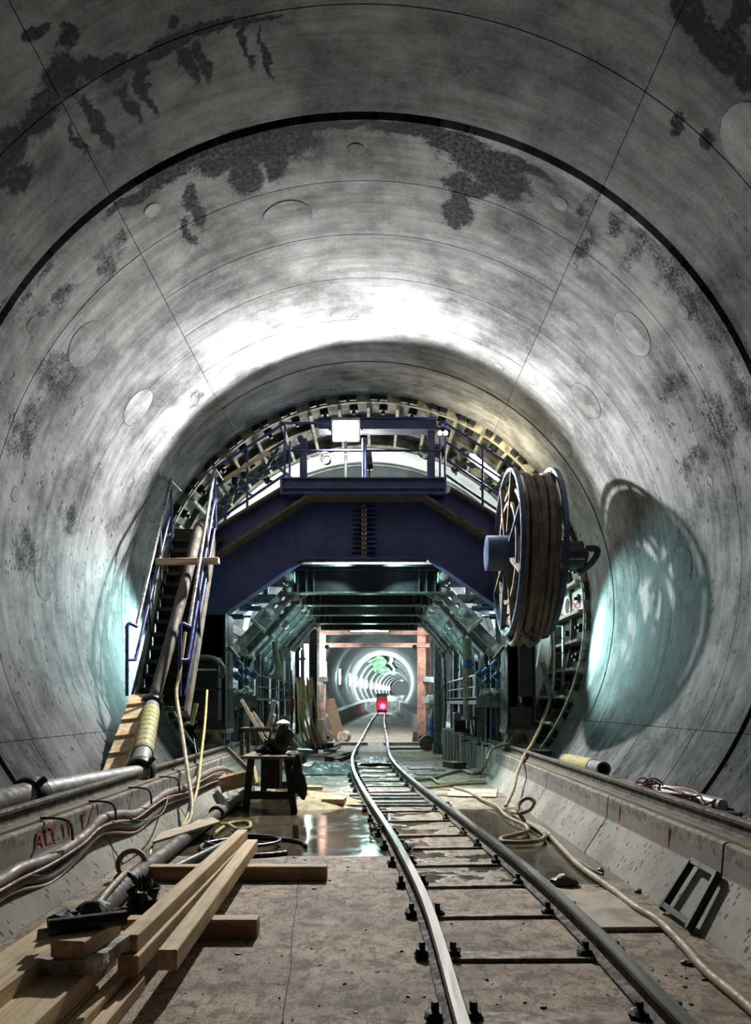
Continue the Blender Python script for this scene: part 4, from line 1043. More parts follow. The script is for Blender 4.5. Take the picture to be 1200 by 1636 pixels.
# ================================================================== PIPELINE ON THE LEFT LEDGE
def pl(pts, r, m, nm, lab, cat, n=6, k=16, parent=None, group=None):
    o = MB().tube(catmull(pts, n), r, k).build(nm, M[m], parent)
    return tag(o, lab, cat, group) if parent is None else o
A0 = V(-3.04, 5.2, .60); A1 = V(-2.98, 6.62, .60); B1 = V(-2.62, 8.55, .60)
pl([A0, (A0+A1)/2, A1], .115, 'pipe_br', 'delivery_pipe', 'rusty brown pipe length nearest the camera on the left ledge', 'pipe', group='delivery pipeline')
pl([A1, A1.lerp(B1,.4)+V(-.02,0,0), B1], .105, 'pipe', 'delivery_pipe', 'grey pipe length between two black couplings on the left ledge', 'pipe', group='delivery pipeline')
C1 = V(-3.20, 11.0, 1.36); B2 = B1+V(-.03,.10,.06)
pl([B2, B2.lerp(C1,.18)], .11, 'pipe', 'delivery_pipe', 'short bare pipe end below the yellow wrapped pipe', 'pipe', group='delivery pipeline')
yp = thing('wrapped_pipe', 'yellow wrapped pipe rising from the left ledge to the stair foot', 'pipe', tuple(B2), 'yellow wrapped pipes')
MB().cyl(B2.lerp(C1,.18), B2.lerp(C1,.86), .122, 18).build('wrap', M['yel_wrap'], yp)
mb = MB(); ax_ = (C1-B2).normalized()
for k in range(9): mb.torus(B2.lerp(C1,.2+.075*k), ax_, .119, .008, 20, 6)
mb.build('seam', M['yel_wrap'], yp)
MB().cyl(B2.lerp(C1,.86), C1, .108, 18).build('pipe_end', M['steel_l'], yp)
(y2, z2) = st(.12)
pl([C1, V(-3.16, 11.35, 1.85), V(-3.10, 11.9, 2.66), V(-3.03, 12.6, 3.72), V(-3.0, 13.0, 4.32), V(-2.98, 13.35, 4.52), V(-2.97, 13.9, 4.55)], .088, 'pipe_br', 'delivery_pipe', 'long muddy pipe lying up the treads of the stair', 'pipe', group='delivery pipeline')
def coupling(c, ax, r, lab):
    t = thing('pipe_coupling', lab, 'coupling', tuple(c), 'black pipe couplings'); ax = Vector(ax).normalized()
    MB().lathe(c, ax, [(-.07,r),(-.07,r+.035),(-.03,r+.05),(.03,r+.05),(.07,r+.035),(.07,r)], 24, closed=True).build('clamp_ring', M['black'], t)
    o = ax.orthogonal().normalized()
    MB().bar(Vector(c)+o*(r+.02)-ax*.05, Vector(c)+o*(r+.09), .06, .05).build('clamp_lug', M['black'], t)
    MB().torus(Vector(c)+ax*.085, ax, r+.012, .018, 24, 8).build('seal', M['black'], t)
coupling(A1, B1-A1, .115, 'black coupling nearest the camera on the left ledge pipe')
coupling(B1+V(-.01,.05,.03), (C1-A1), .12, 'black coupling where the grey pipe meets the yellow wrapped pipe')
coupling(C1, C1-B2, .122, 'black coupling at the foot of the stair on top of the yellow pipe')
for k, (x, y) in enumerate(((-2.98, 5.75), (-2.92, 6.75))):
    tag(MB().box(x-.10, x+.10, y-.07, y+.07, .44, .485).build('support_block', M['wood_x'], bevel=.005), ['front small wooden block under the left ledge pipe', 'rear small wooden block under the left ledge pipe'][k], 'block', 'blocks under the pipe')
# cleated plank leaning to the stair foot
p0, p1 = V(-3.22, 9.35, .47), V(-3.42, 11.15, 1.50)
t = thing('cleated_plank', 'pale plank ramp with nailed cleats leaning up to the stair foot', 'plank', tuple(p0))
ax_ = (p1-p0).normalized(); upn = V(0,-.5,.87)
MB().bar(p0, p1, .26, .045, up=upn).build('plank', M['wood'], t, .004)
nn = (upn-ax_*upn.dot(ax_)).normalized()
for k in range(4):
    c = p0.lerp(p1, .24+.2*k)+nn*.042; sd = ax_.cross(nn)
    MB().bar(c-sd*.12, c+sd*.12+ax_*.03, .05, .04, up=nn).build('cleat', M['wood'], t, .003)
# timber bits on the ledge under the stair
for k, (px, py, d, sz, ry, lab) in enumerate([(252,1222,9.7,(.30,.55,.10),.2,'reddish timber block lying on the left ledge beside the coupling'), (300,1212,10.7,(.10,1.3,.04),-.12,'thin pale lath on the left ledge behind the timber block'), (330,1196,11.6,(.12,1.2,.03),.1,'grey lath on the left ledge under the gantry leg')]):
    c = P(px, py, d); c.z = .44+sz[2]/2
    c.x = max(c.x, -3.0)
    tag(MB().obox(c, sz, (0,0,ry)).build('timber', M['wood' if k < 2 else 'wood_d'], bevel=.004), lab, 'timber')
# thick cables hung along the left kerb face
def cabpts(dz=0.0, dx=0.0, wob=0.0, ph=0.0):
    out = []
    for px, py in ((-60,1440),(0,1408),(33,1388),(83,1370),(133,1337),(160,1310),(187,1302),(217,1300),(243,1283),(267,1267),(300,1257),(320,1241),(353,1228),(377,1237)):
        x = -2.30+dx; s = (CX-px)/-x; z = CH-(py-CY)/s
        z = min(z, .50)+dz+wob*math.sin(px*.045+ph)
        out.append(V(x, F/s, z))
    return out
cabs = [(.044,0,0.0,0,0,'hose_brn','thickest brown cable looping along the left kerb face'),(.033,-.10,.012,.022,.8,'hose_brn','middle brown cable sagging just below the thickest one on the left kerb'),
        (.015,-.145,.03,.03,1.4,'hose_org','thin orange-brown cable lowest in the bundle on the left kerb'),(.012,-.055,.05,.012,3.4,'hose_org','thin cable between the two thick brown cables on the left kerb')]
for r, dz, dx, wob, ph, m_, lab in cabs:
    tag(MB().tube(catmull(cabpts(dz, dx, wob, ph), 7), r, 10).build('cable', M[m_]), lab, 'cable', 'cables on the left kerb')
tag(MB().tube(catmull([P(190,1302,6.9), P(225,1312,6.85), P(258,1300,7.6), P(268,1275,8.3), P(268,1258,8.6)], 6), .007, 6).build('wire', M['black']), 'black wire loop hanging below the cables on the left kerb', 'wire')
for k, yy in enumerate((5.6, 6.55, 7.6, 8.7)):
    tag(MB().tube(catmull([V(-2.45, yy, .55), V(-2.30, yy, .545), V(-2.24, yy+.03, .50), V(-2.235, yy+.06, .38)], 5), .010, 6).build('cable_tie', M['black']), '%s dark cable tie from the front bent over the left kerb edge' % ORD[k], 'cable tie', 'cable ties on the left kerb')
# sprayed marks on the kerb faces
def marks(strokes, x, sgn, m, parent):
    mb = MB()
    for st_ in strokes:
        pts = [V(x, y, z) for y, z in st_]
        for a, b in zip(pts, pts[1:]): mb.bar(a, b, .004, .022, up=V(0,(b-a).z,-(b-a).y) if (b-a).length else (0,0,1))
    return mb.build('spray_mark', M[m], parent)
y0 = 5.35; K = kl[2]; fx = AX-2.272
marks([[(y0,.36),(y0+.07,.49),(y0+.14,.36)],[(y0+.03,.41),(y0+.11,.41)],[(y0+.20,.37),(y0+.20,.49),(y0+.33,.49),(y0+.33,.37),(y0+.20,.37)],[(y0+.30,.39),(y0+.36,.35)],[(y0+.42,.37),(y0+.42,.385)],
       [(y0+.52,.36),(y0+.52,.49)],[(y0+.62,.36),(y0+.62,.49)]], fx, 1, 'redpaint', K)
marks([[(6.25,.36),(6.25,.50),(6.35,.50)]], fx, 1, 'redpaint', K)
fx = AX+2.272
marks([[(6.75,.50),(6.75,.34),(6.45,.335)]], fx, 1, 'pinkpaint', kr[2]); marks([[(5.62,.49),(5.62,.345),(5.78,.34)]], fx, 1, 'pinkpaint', kr[2])

# ================================================================== LEFT FLOOR: timbers, pipe, boards
def beam(x0, x1, y0, y1, z0, z1, lab, m='wood', nm='timber_beam', group=None, bev=.005, skew=0):
    mb = MB().box(x0, x1, y0, y1, z0, z1)
    if skew:
        for v in mb.v: v.x += skew*(v.y-y0)
    # sawn faces are never dead straight
    return tag(mb.build(nm, M[m], bevel=bev), lab, 'timber', group)
GT = 'squared timbers on the track bed'
beam(-1.86, -.372, 5.98, 6.09, .0, .112, 'rear cross timber lying on the floor under the two long beams', 'wood_x', group=GT)
beam(-1.48, -.695, 4.52, 4.63, .0, .112, 'front cross timber lying on the floor under the two long beams', 'wood_x', group=GT)
beam(-1.04, -.945, 3.66, 6.62, .113, .212, 'right-hand of the two long pale squared beams on the cross timbers', group=GT, skew=-.022)
beam(-1.215, -1.115, 3.61, 6.55, .113, .200, 'lower long beam carrying the left-hand squared beam', group=GT, skew=.004)
beam(-1.225, -1.135, 3.66, 6.70, .201, .285, 'left-hand long squared beam, topmost on another beam', group=GT, skew=.008)
beam(-1.67, -1.45, 2.0, 4.05, .15, .285, 'wide pale timber at the far left, highest of the plank pile', group=GT, skew=0)
beam(-1.66, -1.48, 2.0, 3.9, .0, .149, 'timber under the wide pale timber at the far left', 'wood_d', group=GT)
beam(-1.46, -1.26, 2.0, 3.74, .115, .212, 'broad plank under the mortar slab in the plank pile', group=GT)
beam(-1.43, -1.25, 2.0, 3.47, .0, .113, 'timber directly below the broad plank in the pile', group=GT)
beam(-1.245, -1.185, 2.0, 3.80, .0, .105, 'narrow plank second from the right in the pile', group=GT)
beam(-1.18, -1.115, 2.0, 3.72, .0, .068, 'lowest narrow plank on the right edge of the pile', group=GT)
def slab(c, sz, rz, lab, m, nm, cat, amp):
    mb = MB(); nx, ny, nz = 8, 10, 4
    import itertools
    idx = {}
    def vid(i, j, k):
        if (i,j,k) not in idx:
            u, v, w = i/nx-.5, j/ny-.5, k/nz-.5
            p = V(u*sz[0], v*sz[1], w*sz[2]); n_ = mnoise.noise(p*14+V(sz[1]*7, 3, 1))
            p += V(u*2, v*2, w*2)*amp*n_
            cr, sn = math.cos(rz), math.sin(rz)
            idx[(i,j,k)] = len(mb.v); mb.v.append(V(c[0]+p.x*cr-p.y*sn, c[1]+p.x*sn+p.y*cr, c[2]+p.z))
        return idx[(i,j,k)]
    def face(a): mb.f.append([vid(*x) for x in a]); mb.m.append(0); mb.sm.append(False)
    for i in range(nx):
        for j in range(ny):
            for k in (0, nz): face([(i,j,k),(i+1,j,k),(i+1,j+1,k),(i,j+1,k)])
    for i in range(nx):
        for k in range(nz):
            for j in (0, ny): face([(i,j,k),(i+1,j,k),(i+1,j,k+1),(i,j,k+1)])
    for j in range(ny):
        for k in range(nz):
            for i in (0, nx): face([(i,j,k),(i,j+1,k),(i,j+1,k+1),(i,j,k+1)])
    return tag(mb.build(nm, M[m]), lab, cat)
slab((-1.315, 3.52, .248), (.25,.42,.066), -.10, 'rough mortar slab lying on the plank pile', 'mortar', 'mortar_slab', 'slab', .014)
tag(MB().obox((-1.315, 3.50, .323), (.155,.36,.076), (0,0,-.12)).build('timber_block', M['wood'], bevel=.005), 'sawn timber block on the rough mortar slab', 'block')
t = thing('plastic_roll', 'rolled black plastic lying across the timber block on the pile', 'roll', (-1.3, 3.46, .36))
MB().cyl((-1.46, 3.42, .392), (-1.155, 3.56, .396), .036, 18).build('roll', M['black'], t)
MB().bar((-1.46,3.42,.36), (-1.30,3.49,.362), .05, .004).bar((-1.48,3.42,.385), (-1.50,3.45,.33), .05,.006).build('loose_flap', M['black'], t)
tag(MB().lump((-1.50, 3.72, .335), (.07,.09,.055), 4, .6, 16, freq=2.3).lump((-1.42,3.86,.335), (.09,.07,.055), 6, .4).build('glove', M['pipe_dk']), 'crumpled dark work glove behind the plastic roll', 'glove')
# long dark pipe at the foot of the kerb, with wrapped near end
kp = thing('floor_pipe', 'dark pipe lying along the foot of the left kerb', 'pipe', (-1.85, 4.5, 0))
MB().tube(catmull([V(-1.74,4.75,.08), V(-1.80,5.4,.075), V(-1.83,6.3,.075), V(-1.86,8.6,.075), V(-1.86,10,.075), V(-1.88,11.6,.075)], 8), .068, 16).build('pipe', M['pipe_br'], kp)
MB().tube(catmull([V(-1.72,4.62,.09), V(-1.76,5.0,.08), V(-1.81,5.55,.08)], 8), .078, 16).build('wrapped_end', M['pipe_dk'], kp)
for y in (4.62, 5.52, 9.0): MB().torus((-1.74-(.06 if y < 6 and y > 5 else (.12 if y > 6 else 0)), y, .085), (.05,1,0), .076, .022, 20, 8).build('clamp', M['black'], kp)
tag(MB().lump((-1.52, 5.02, .10), (.085,.10,.13), 9, .75, 22, freq=3.2, flat=.25).lump((-1.60,4.92,.04), (.17,.06,.04), 3, .5, flat=.2).build('burlap_scrap', M['clip']), 'ragged black scrap standing beside the wrapped pipe end', 'scrap')
# tan hose with an upright ring at the kerb
rc = P(210, 1380, 6.05); pts = []
for i in range(24):
    a = math.pi*1.35+2*math.pi*i/24*1.05; pts.append(rc+V(.105*math.cos(a), .04*math.sin(a*1), .095*math.sin(a)))
pre = [V(-1.66,4.45,.15), V(-1.72,4.9,.175), V(-1.79,5.45,.17), V(-1.88,5.82,.10)]
tag(MB().tube(catmull(pre+pts[2:], 4), .022, 10).build('hose', M['hose_tan']), 'tan hose along the wrapped pipe ending in an upright ring', 'hose')
# tilted board at the kerb foot
p = [V(-1.99,6.85,.125), V(-1.60,7.95,.14), V(-1.76,8.3,.13), V(-2.05,7.35,.13)]
n = (p[1]-p[0]).cross(p[3]-p[0]).normalized()*.022
mb = MB().add(p+[v+n for v in p], [(3,2,1,0),(4,5,6,7)]+[(k, (k+1) % 4, 4+(k+1) % 4, 4+k) for k in range(4)])
tag(mb.build('plywood_board', M['ply']), 'thin plywood board propped on the left kerb foot over the pipe', 'board')
tag(MB().tube([V(-1.66,6.2,.035), V(-1.42,7.3,.05)], .035, 12).build('pipe_offcut', M['black']), 'short black pipe poking out below the plywood board', 'pipe')  # black tube added in place of a dark area under the board
tag(MB().tube([V(-1.52,6.3,.02), V(-1.28,7.1,.03)], .018, 10).build('pipe_offcut', M['steel_l']), 'thin grey tube beside the black pipe below the plywood board', 'tube')
tag(MB().tube(catmull([G(243,1350,.1), G(240,1368,.05), G(252,1370,.04), G(266,1352,.05)], 6), .016, 8).build('hose', M['hose_yel']), 'bright yellow hose end in front of the plywood board', 'hose')
# yellow hoses hanging from the stair and gantry, then looping on the floor
tag(MB().tube(catmull([P(296,1010,11.4), P(288,1070,11.2), P(282,1108,11.0), P(291,1170,10.2), P(301,1240,9.2), P(307,1284,8.65), P(303,1312,8.3), P(290,1322,8.05)], 7), .026, 8).build('hanging_hose', M['hose_tan']), 'tan hose hanging from the right stair rail to the kerb foot', 'hose')
tag(MB().tube(catmull([P(331,1103,12.6), P(328,1150,11.8), P(322,1205,10.6), P(315,1262,9.3), P(300,1304,8.4), P(286,1330,7.9), P(300,1322,7.85), P(322,1312,8.1), P(350,1316,8.35), P(366,1318,8.4), P(380,1325,8.2), P(398,1322,8.35), P(399,1314,8.7), P(385,1313,8.8), P(366,1316,8.6), P(345,1330,8.0), P(338,1338,7.85)], 7), .019, 8).build('hanging_hose', M['hose_yel']), 'yellow hose dropping from the left gantry leg and looping on the puddle edge', 'hose')
tag(MB().tube(catmull([P(310,1180,12.2), P(314,1212,11.0), P(306,1240,10.0)], 6), .008, 6).build('wire', M['steel_l']), 'thin pale wire hanging beside the yellow hose', 'wire')
# black hose loops and pipe stub in the puddle
c = G(405,1352,.02); pts = [c+V(.50*math.cos(a), .44*math.sin(a), .0) for a in [math.pi*2*k/40 for k in range(36)]]
pts2 = [c+V(-.12+.36*math.cos(a), .10+.30*math.sin(a), .035) for a in [math.pi*(-.9)+math.pi*1.5*k/24 for k in range(25)]]
tag(MB().tube(catmull(pts, 2), .021, 8).tube(catmull(pts2, 2), .018, 8).build('hose_loop', M['black']), 'black hose lying in a loop in the puddle', 'hose')
c = G(473,1343,0); tag(MB().cyl(c, c+V(-.01,.03,.15), .032, 14).build('pipe_stub', M['pipe']), 'short grey pipe stub standing in the puddle', 'pipe')

# ================================================================== TABLE AND CLUTTER BEHIND THE PUDDLE
tb = thing('work_table', 'dark wooden trestle work table standing at the puddle edge', 'table', (-1.32, 10.4, 0))
TX0, TX1, TY0, TY1, TZ = -1.72, -1.03, 9.85, 10.95, .665
MB().box(TX0, TX1, TY0, TY1, TZ, TZ+.04).build('table_top', M['wood_d'], tb, .004)
for nm, x, y, fx_, fy in (('leg',TX0+.12,TY0+.08,-.06,-.06),('leg',TX1-.10,TY0+.08,.10,-.12),('leg',TX0+.16,TY1-.1,-.02,.06),('leg',TX1-.1,TY1-.1,.08,.08)):
    MB().bar((x+fx_, y+fy, 0), (x, y, TZ), .085, .085, up=(0,1,0)).build('leg', M['dark'], tb, .004)
MB().bar((TX0+.07,TY0+.02,.20), (TX1-.02,TY0-.01,.20), .04, .10).build('stretcher', M['dark'], tb)
MB().bar((TX0+.14,TY1-.06,.22), (TX1-.04,TY1-.06,.22), .04, .10).bar((TX1-.02,TY0,.2),(TX1-.03,TY1-.06,.2),.04,.1).build('stretcher', M['dark'], tb)
MB().box(-1.46,-1.24,9.98,10.3,.27,TZ).build('drawer_box', M['dark'], tb)
fr = thing('welded_stand', 'rusty square steel frame standing upright on the work table', 'frame', (-1.6, 10.1, TZ+.04))
z0 = TZ+.04; xl = (383-CX)/(F/10.0); zt = CH-(1166-CY)/(F/10.0)
for y_ in (10, 10.5): MB().bar((xl+.03,y_,z0), (xl+.03,y_,zt), .05,.05,up=(0,1,0)).build('upright', M['string'], fr)
MB().bar((xl,10,zt), (xl+.42,10,zt), .05,.05).bar((xl+.03,10,zt), (xl+.03,10.5,zt), .05,.05).bar((xl,10.5,zt), (xl+.42,10.5,zt), .04,.04).build('top_rail', M['string'], fr)
tag(MB().lump((-1.33,10.35,.82), (.16,.16,.15), 2, .5, 18, freq=2, flat=.2).lump((-1.22,10.3,.95), (.10,.12,.17), 8, .4, 16).lump((-1.47,10.25,.76), (.12,.1,.06), 5, .4, flat=.2).build('bag', M['jacket']), 'black bag slumped on the work table', 'bag')
tag(MB().lump((-1.06,10.0,.66), (.10,.16,.10), 3, .4, 16, freq=2).lump((-.99,9.88,.46), (.075,.075,.24), 6, .4, 16, freq=2).lump((-.93,9.86,.30), (.06,.055,.16), 9, .4, 14).build('jacket', M['jacket']), 'black jacket draped over the right end of the work table', 'jacket')
tag(MB().tube(catmull([V(-.90,9.85,.42), V(-.87,9.85,.28), V(-.92,9.85,.2), V(-.97,9.86,.26)], 5), .008, 6).build('strap', M['jacket']), 'black strap dangling below the jacket', 'strap')
t = thing('grinder', 'white and grey hand tool resting on top of the black bag', 'tool', (-1.2,10.3,1.1))
MB().lathe((-1.23,10.3,1.09), (0,0,1), [(0,.001),(0,.085),(.03,.095),(.06,.06),(.08,.001)], 20).build('cap', M['white'], t)
MB().cyl((-1.40,10.35,1.12), (-1.36,10.33,1.42), .028, 10).cyl((-1.42,10.35,1.06), (-1.37,10.33,1.24), .045, 10).build('handle', M['pin'], t)
tag(MB().lump((-1.58,10.5,.73), (.05,.06,.03), 2, .4).build('rag', emit('yellow_rag', (.6,.5,.05), 0.0) if False else pm('yellow_rag', (.6,.5,.05), (.4,.33,.04), .8, bump=.1)), 'small bright yellow rag on the work table', 'rag')
tag(MB().obox((-.98,10.75,.725), (.20,.30,.03), (0,.06,.2)).build('metal_sheet', M['steel_l']), 'pale metal sheet on the right corner of the work table', 'sheet')
# leaning laths behind the table
for k, (a, b, w, m_, lab) in enumerate([(P(386,1118,12.2), P(428,1192,11.2), .05, 'wood_d', 'left of two long laths leaning behind the work table'), (P(404,1138,12.4), P(441,1194,11.4), .05, 'wood_d', 'right of two long laths leaning behind the work table'),
                                       (P(448,1156,12), P(481,1198,11.4), .03, 'dark', 'thin dark rod leaning behind the black bag'), (P(363,1196,11.2), P(404,1238,10.6), .06, 'wood_d', 'short brown lath leaning left of the work table')]):
    tag(MB().bar(a, b, w, .03, up=(0,1,0)).build('lath', M[m_]), lab, 'lath')
# crate and offcuts by the kerb
t = thing('wooden_crate', 'broken pale wooden crate tipped between kerb and work table', 'crate', tuple(G(385,1262,0)))
c = V(-1.93, 10.9, .30)
for dx, dy, sz, ro in ((0,-.2,(.46,.03,.20),(.25,-.25,0)), (0,.25,(.46,.03,.20),(.25,-.25,0)), (-.22,0,(.03,.45,.20),(.1,-.25,0)), (.22,.0,(.03,.45,.20),(.1,-.25,0)), (0,.02,(.44,.45,.02),(.1,-.25,0))):
    MB().obox(c+V(dx, dy, (-.08 if sz[2] < .1 else 0)+dx*.25), sz, ro).build('board', M['wood_x'], t)
for k, (px, py, sz, rz, z, m_, lab) in enumerate([(423,1246,(.42,.55,.03),.5,.012,'wood','pale board lying flat under the work table'), (400,1252,(.14,.6,.05),.9,.012,'wood_x','pale offcut slanting under the work table'), (478,1262,(.75,.16,.06),0.0,.0,'wood_x','brown timber lying behind the work table legs'),
                                          (372,1292,(.40,.14,.05),.1,.0,'wood_d','dark offcut lying at the left front leg of the table'), (410,1286,(.5,.12,.03),-.1,.0,'wood_d','thin muddy board in front of the work table')]):
    g = G(px, py, z); tag(MB().obox(g+V(0,0,sz[2]/2), sz, (0,0,rz)).build('offcut', M[m_], bevel=.003), lab, 'offcut')
c = G(498,1283,0)
mb = MB(); vs = []; fs = []; NN = 26
for i in range(NN+1):
    for j in range(NN+1):
        u, v = i/NN*2-1, j/NN*2-1; h = max(0, 1-math.hypot(u, v)**1.3)
        h = h*.20*(1+.5*mnoise.noise(V(u*2.5, v*2.5, 1)))+.012*mnoise.noise(V(u*9, v*9, 2))*min(1, h*4)-.004
        vs.append(c+V(u*.85-.1, v*.7, h))
for i in range(NN):
    for j in range(NN): fs.append((i*(NN+1)+j, (i+1)*(NN+1)+j, (i+1)*(NN+1)+j+1, i*(NN+1)+j+1))
tag(mb.add(vs, fs, 0, True).build('sand_pile', M['sand']), 'low heap of yellow sand beside the work table', 'sand', None, 'stuff')
g = G(533,1287,.02); tag(MB().obox(g+V(0,.12,.055), (.30,.30,.07), (0,0,-.1)).build('plank', M['wood'], bevel=.004), 'short pale plank lying over the channel at the puddle edge', 'plank')
# crumpled sheet and mud on the bed
def cloth(c, sx, sy, h, m_, nm, lab, cat, seed):
    mb = MB(); vs = []; fs = []; NN = 28
    for i in range(NN+1):
        for j in range(NN+1):
            u, v = i/NN*2-1, j/NN*2-1
            e = max(0, 1-(abs(u)**3+abs(v)**3))
            a = abs(mnoise.noise(V(u*1.9+seed, v*1.9, seed)))+.5*abs(mnoise.noise(V(u*4+seed, v*4, 7)))
            vs.append(Vector(c)+V(u*sx*(1+.15*mnoise.noise(V(u*2,v*2,seed))), v*sy*(1+.2*mnoise.noise(V(v*2,u*2,seed+4))), .012+h*e*(.25+1.1*a)))
    for i in range(NN):
        for j in range(NN): fs.append((i*(NN+1)+j, (i+1)*(NN+1)+j, (i+1)*(NN+1)+j+1, i*(NN+1)+j+1))
    o = mb.add(vs, fs, 0, True).build(nm, M[m_])
    so = o.modifiers.new('thick', 'SOLIDIFY'); so.thickness = .006
    return tag(o, lab, cat)
cloth(G(528,1233,0), .50, .75, .26, 'tarp', 'crumpled_tarp', 'crumpled grey-green sheet on the floor left of the track', 'sheet', 3)
cloth(G(600,1218,0)+V(.0,0,.03), .36, 1.0, .09, 'tarp', 'netting', 'tangled green netting lying between the rails', 'netting', 8)
for k, (px, py, L, w, z, rz, m_, lab) in enumerate([(531,1204,1.9,.34,.163,-.08,'wood_d','topmost wide board of the stack beyond the crumpled sheet'), (530,1208,1.8,.30,.111,-.05,'wood_d','middle board of the stack beyond the crumpled sheet'), (535,1214,1.8,.28,.0,-.1,'wood_d','lowest board of the stack beyond the crumpled sheet'),
                                              (549,1216,2.2,.16,.0,-.14,'wood_d','long dark timber between the board stack and the track'), (556,1212,2.4,.16,.0,-.12,'wood_d','long dark timber nearest the left rail beyond the sheet')]):
    g = G(px, py, 0); tag(MB().obox(g+V(0,.5,z+.055), (w, L, .11 if z == 0 else .05), (0,0,rz)).build('board', M[m_], bevel=.004), lab, 'board', 'boards by the track')
for k, (px, py, m_, sz, lab) in enumerate([(548,1191,'pinkst',(1.6,.40,.10),'pink-lit steel beam across the floor left of the rails'), (650,1191,'pinkst',(1.5,.40,.10),'pink-lit steel beam across the floor right of the rails'),(655,1198,'wood_d',(1.3,.3,.06),'dark board in front of the pink-lit right beam')]):
    g = G(px, py, 0); tag(MB().obox(g+V(0,.2,sz[2]/2), sz, (0,0,.02)).build('floor_beam', M[m_]), lab, 'beam')
for k, (px, py, sx, lab) in enumerate([(672,1228,.40,'pale puddle-wet plate right of the track near the upstand'),(690,1237,.5,'thin board right of the track beside the tan hoses')]):
    g = G(px, py, 0); tag(MB().obox(g+V(0,0,.012), (sx*1.3, .5, .02), (0,0,.1)).build('plate', M['tarp' if k == 0 else 'wood_d']), lab, 'plate')
a_ = G(757,1271,0); tag(MB().obox(a_+V(.02,.25,.012), (.72,1.0,.02), (0,0,-.18)).build('floor_plate', M['ply_g']), 'thin wet board on the floor right of the track at the puddle end', 'board')
tag(MB().obox(G(726,1226,0)+V(0,0,.06), (.30,.5,.12), (0,0,.4)).build('offcut', M['wood_d']), 'dark timber block at the foot of the stained upstand', 'offcut')

# ================================================================== RIGHT SIDE
wp = thing('wrapped_pipe', 'yellow wrapped pipe offcut lying on the right ledge', 'pipe', (2.95, 10.4, .44), 'yellow wrapped pipes')
a, b = V(2.82, 11.25, .545), V(2.93, 9.75, .545); ax_ = (b-a).normalized()
MB().lathe(a, ax_, [(0,.075),(0,.098),(1.50,.098),(1.50,.075),(.05,.075)], 24).build('pipe', M['pipe'], wp)
MB().lathe(a+ax_*.12, ax_, [(0,.098),(0,.106),(1.02,.106),(1.02,.098)], 24).build('wrap', M['yel_wrap'], wp)
mb = MB(); rnd = random.Random(4); c0 = V(2.78, 7.35, .47)
for k in range(16):
    pts = []; rx, ry = .16+.05*rnd.random(), .42+.12*rnd.random(); ox, oy = rnd.uniform(-.04,.04), rnd.uniform(-.08,.08); rz_ = rnd.uniform(-.15,.15)-.05
    for i in range(26):
        aa = 2*math.pi*i/26; x_, y_ = rx*math.cos(aa), ry*math.sin(aa)
        lift = .12*max(0, math.sin(aa))**4 if k < 6 else 0
        pts.append(c0+V(ox+x_*math.cos(rz_)-y_*math.sin(rz_), oy+x_*math.sin(rz_)+y_*math.cos(rz_), .006*k+lift+.008*math.sin(3*aa+k)))
    mb.tube(pts, .0085, 6, closed=True)
mb.tube(catmull([c0+V(.1,-.3,.05), V(2.72,6.85,.455), V(2.70,6.62,.455), V(2.9,6.7,.50), V(3.02,6.72,.54)], 6), .009, 6)
tag(mb.build('cable_coil', M['cable_red']), 'coil of reddish cable on the right ledge', 'cable coil')
t = thing('strip_light', 'dirty unlit strip light fitting lying on the right ledge beside the cable coil', 'lamp', (3.0, 7.1, .44))
a, b = V(2.97, 7.75, .50), V(3.04, 6.72, .50)
MB().bar(a, b, .13, .09).build('body', M['lampwhite'], t, .02); MB().bar(a+V(0,0,-.05), b+V(0,0,-.05), .14, .02).build('base', M['dark'], t)
MB().cyl(b, b+(b-a).normalized()*.05, .05, 10).build('end_cap', M['mortar'], t)
tag(MB().bar((2.80,7.95,.455), (2.93,6.55,.455), .055, .03).build('lath', M['yel_wrap']), 'yellowish lath under the unlit strip light on the right ledge', 'lath')
tag(MB().bar((2.93,6.50,.462), (3.06,6.36,.462), .07, .04).build('plug', M['black'], bevel=.006), 'black cable plug at the near end of the strip light', 'plug')
# black step frame leaning on the kerb
t = thing('step_frame', 'black steel step frame leaning on the right kerb', 'frame', (1.95, 4.85, 0))
TL, TR, BL, BR = V(2.115,5.08,.345), V(2.115,4.70,.335), V(1.905,5.07,.02), V(1.905,4.63,.02)
nrm = (TR-TL).cross(BL-TL).normalized()
for a, b, nm in ((TL,BL,'side_bar'),(TR,BR,'side_bar')): MB().bar(a, b, .035, .05, up=nrm).build(nm, M['black'], t, .003)
MB().bar(TL, TR, .04, .04, up=nrm).build('top_bar', M['dark'], t, .003)
MB().bar(BL.lerp(TL,.10), BR.lerp(TR,.10), .04, .045, up=nrm).build('bottom_bar', M['dark'], t, .003)
# plywood sheet
p = [V(1.355,5.58,.004), V(1.70,5.58,.004), V(1.745,4.67,.004), V(1.385,4.66,.004)]
mb = MB().add(p+[v+V(0,0,.024) for v in p], [(3,2,1,0),(4,5,6,7)]+[(k, (k+1) % 4, 4+(k+1) % 4, 4+k) for k in range(4)])
tag(mb.build('plywood_sheet', M['ply_g']), 'muddy plywood sheet on the floor right of the track', 'board')
tag(MB().lump(G(902,1408,.03), (.10,.07,.05), 4, .5, 10, freq=2, flat=.2).build('stone', M['stone']), 'broken grey stone in the water right of the track', 'stone')
for k, (px, py) in enumerate([(1020,1424),(1097,1538),(960,1390)]):
    tag(MB().lump(G(px, py, .01), (.03,.025,.018), k+11, .5, 10, flat=.2).build('stone', M['stone']), ['small dark pebble at the foot of the right kerb behind the step frame','small dark pebble left of the tan hose near the camera','small dark pebble between the tan hose and right kerb'][k], 'stone')
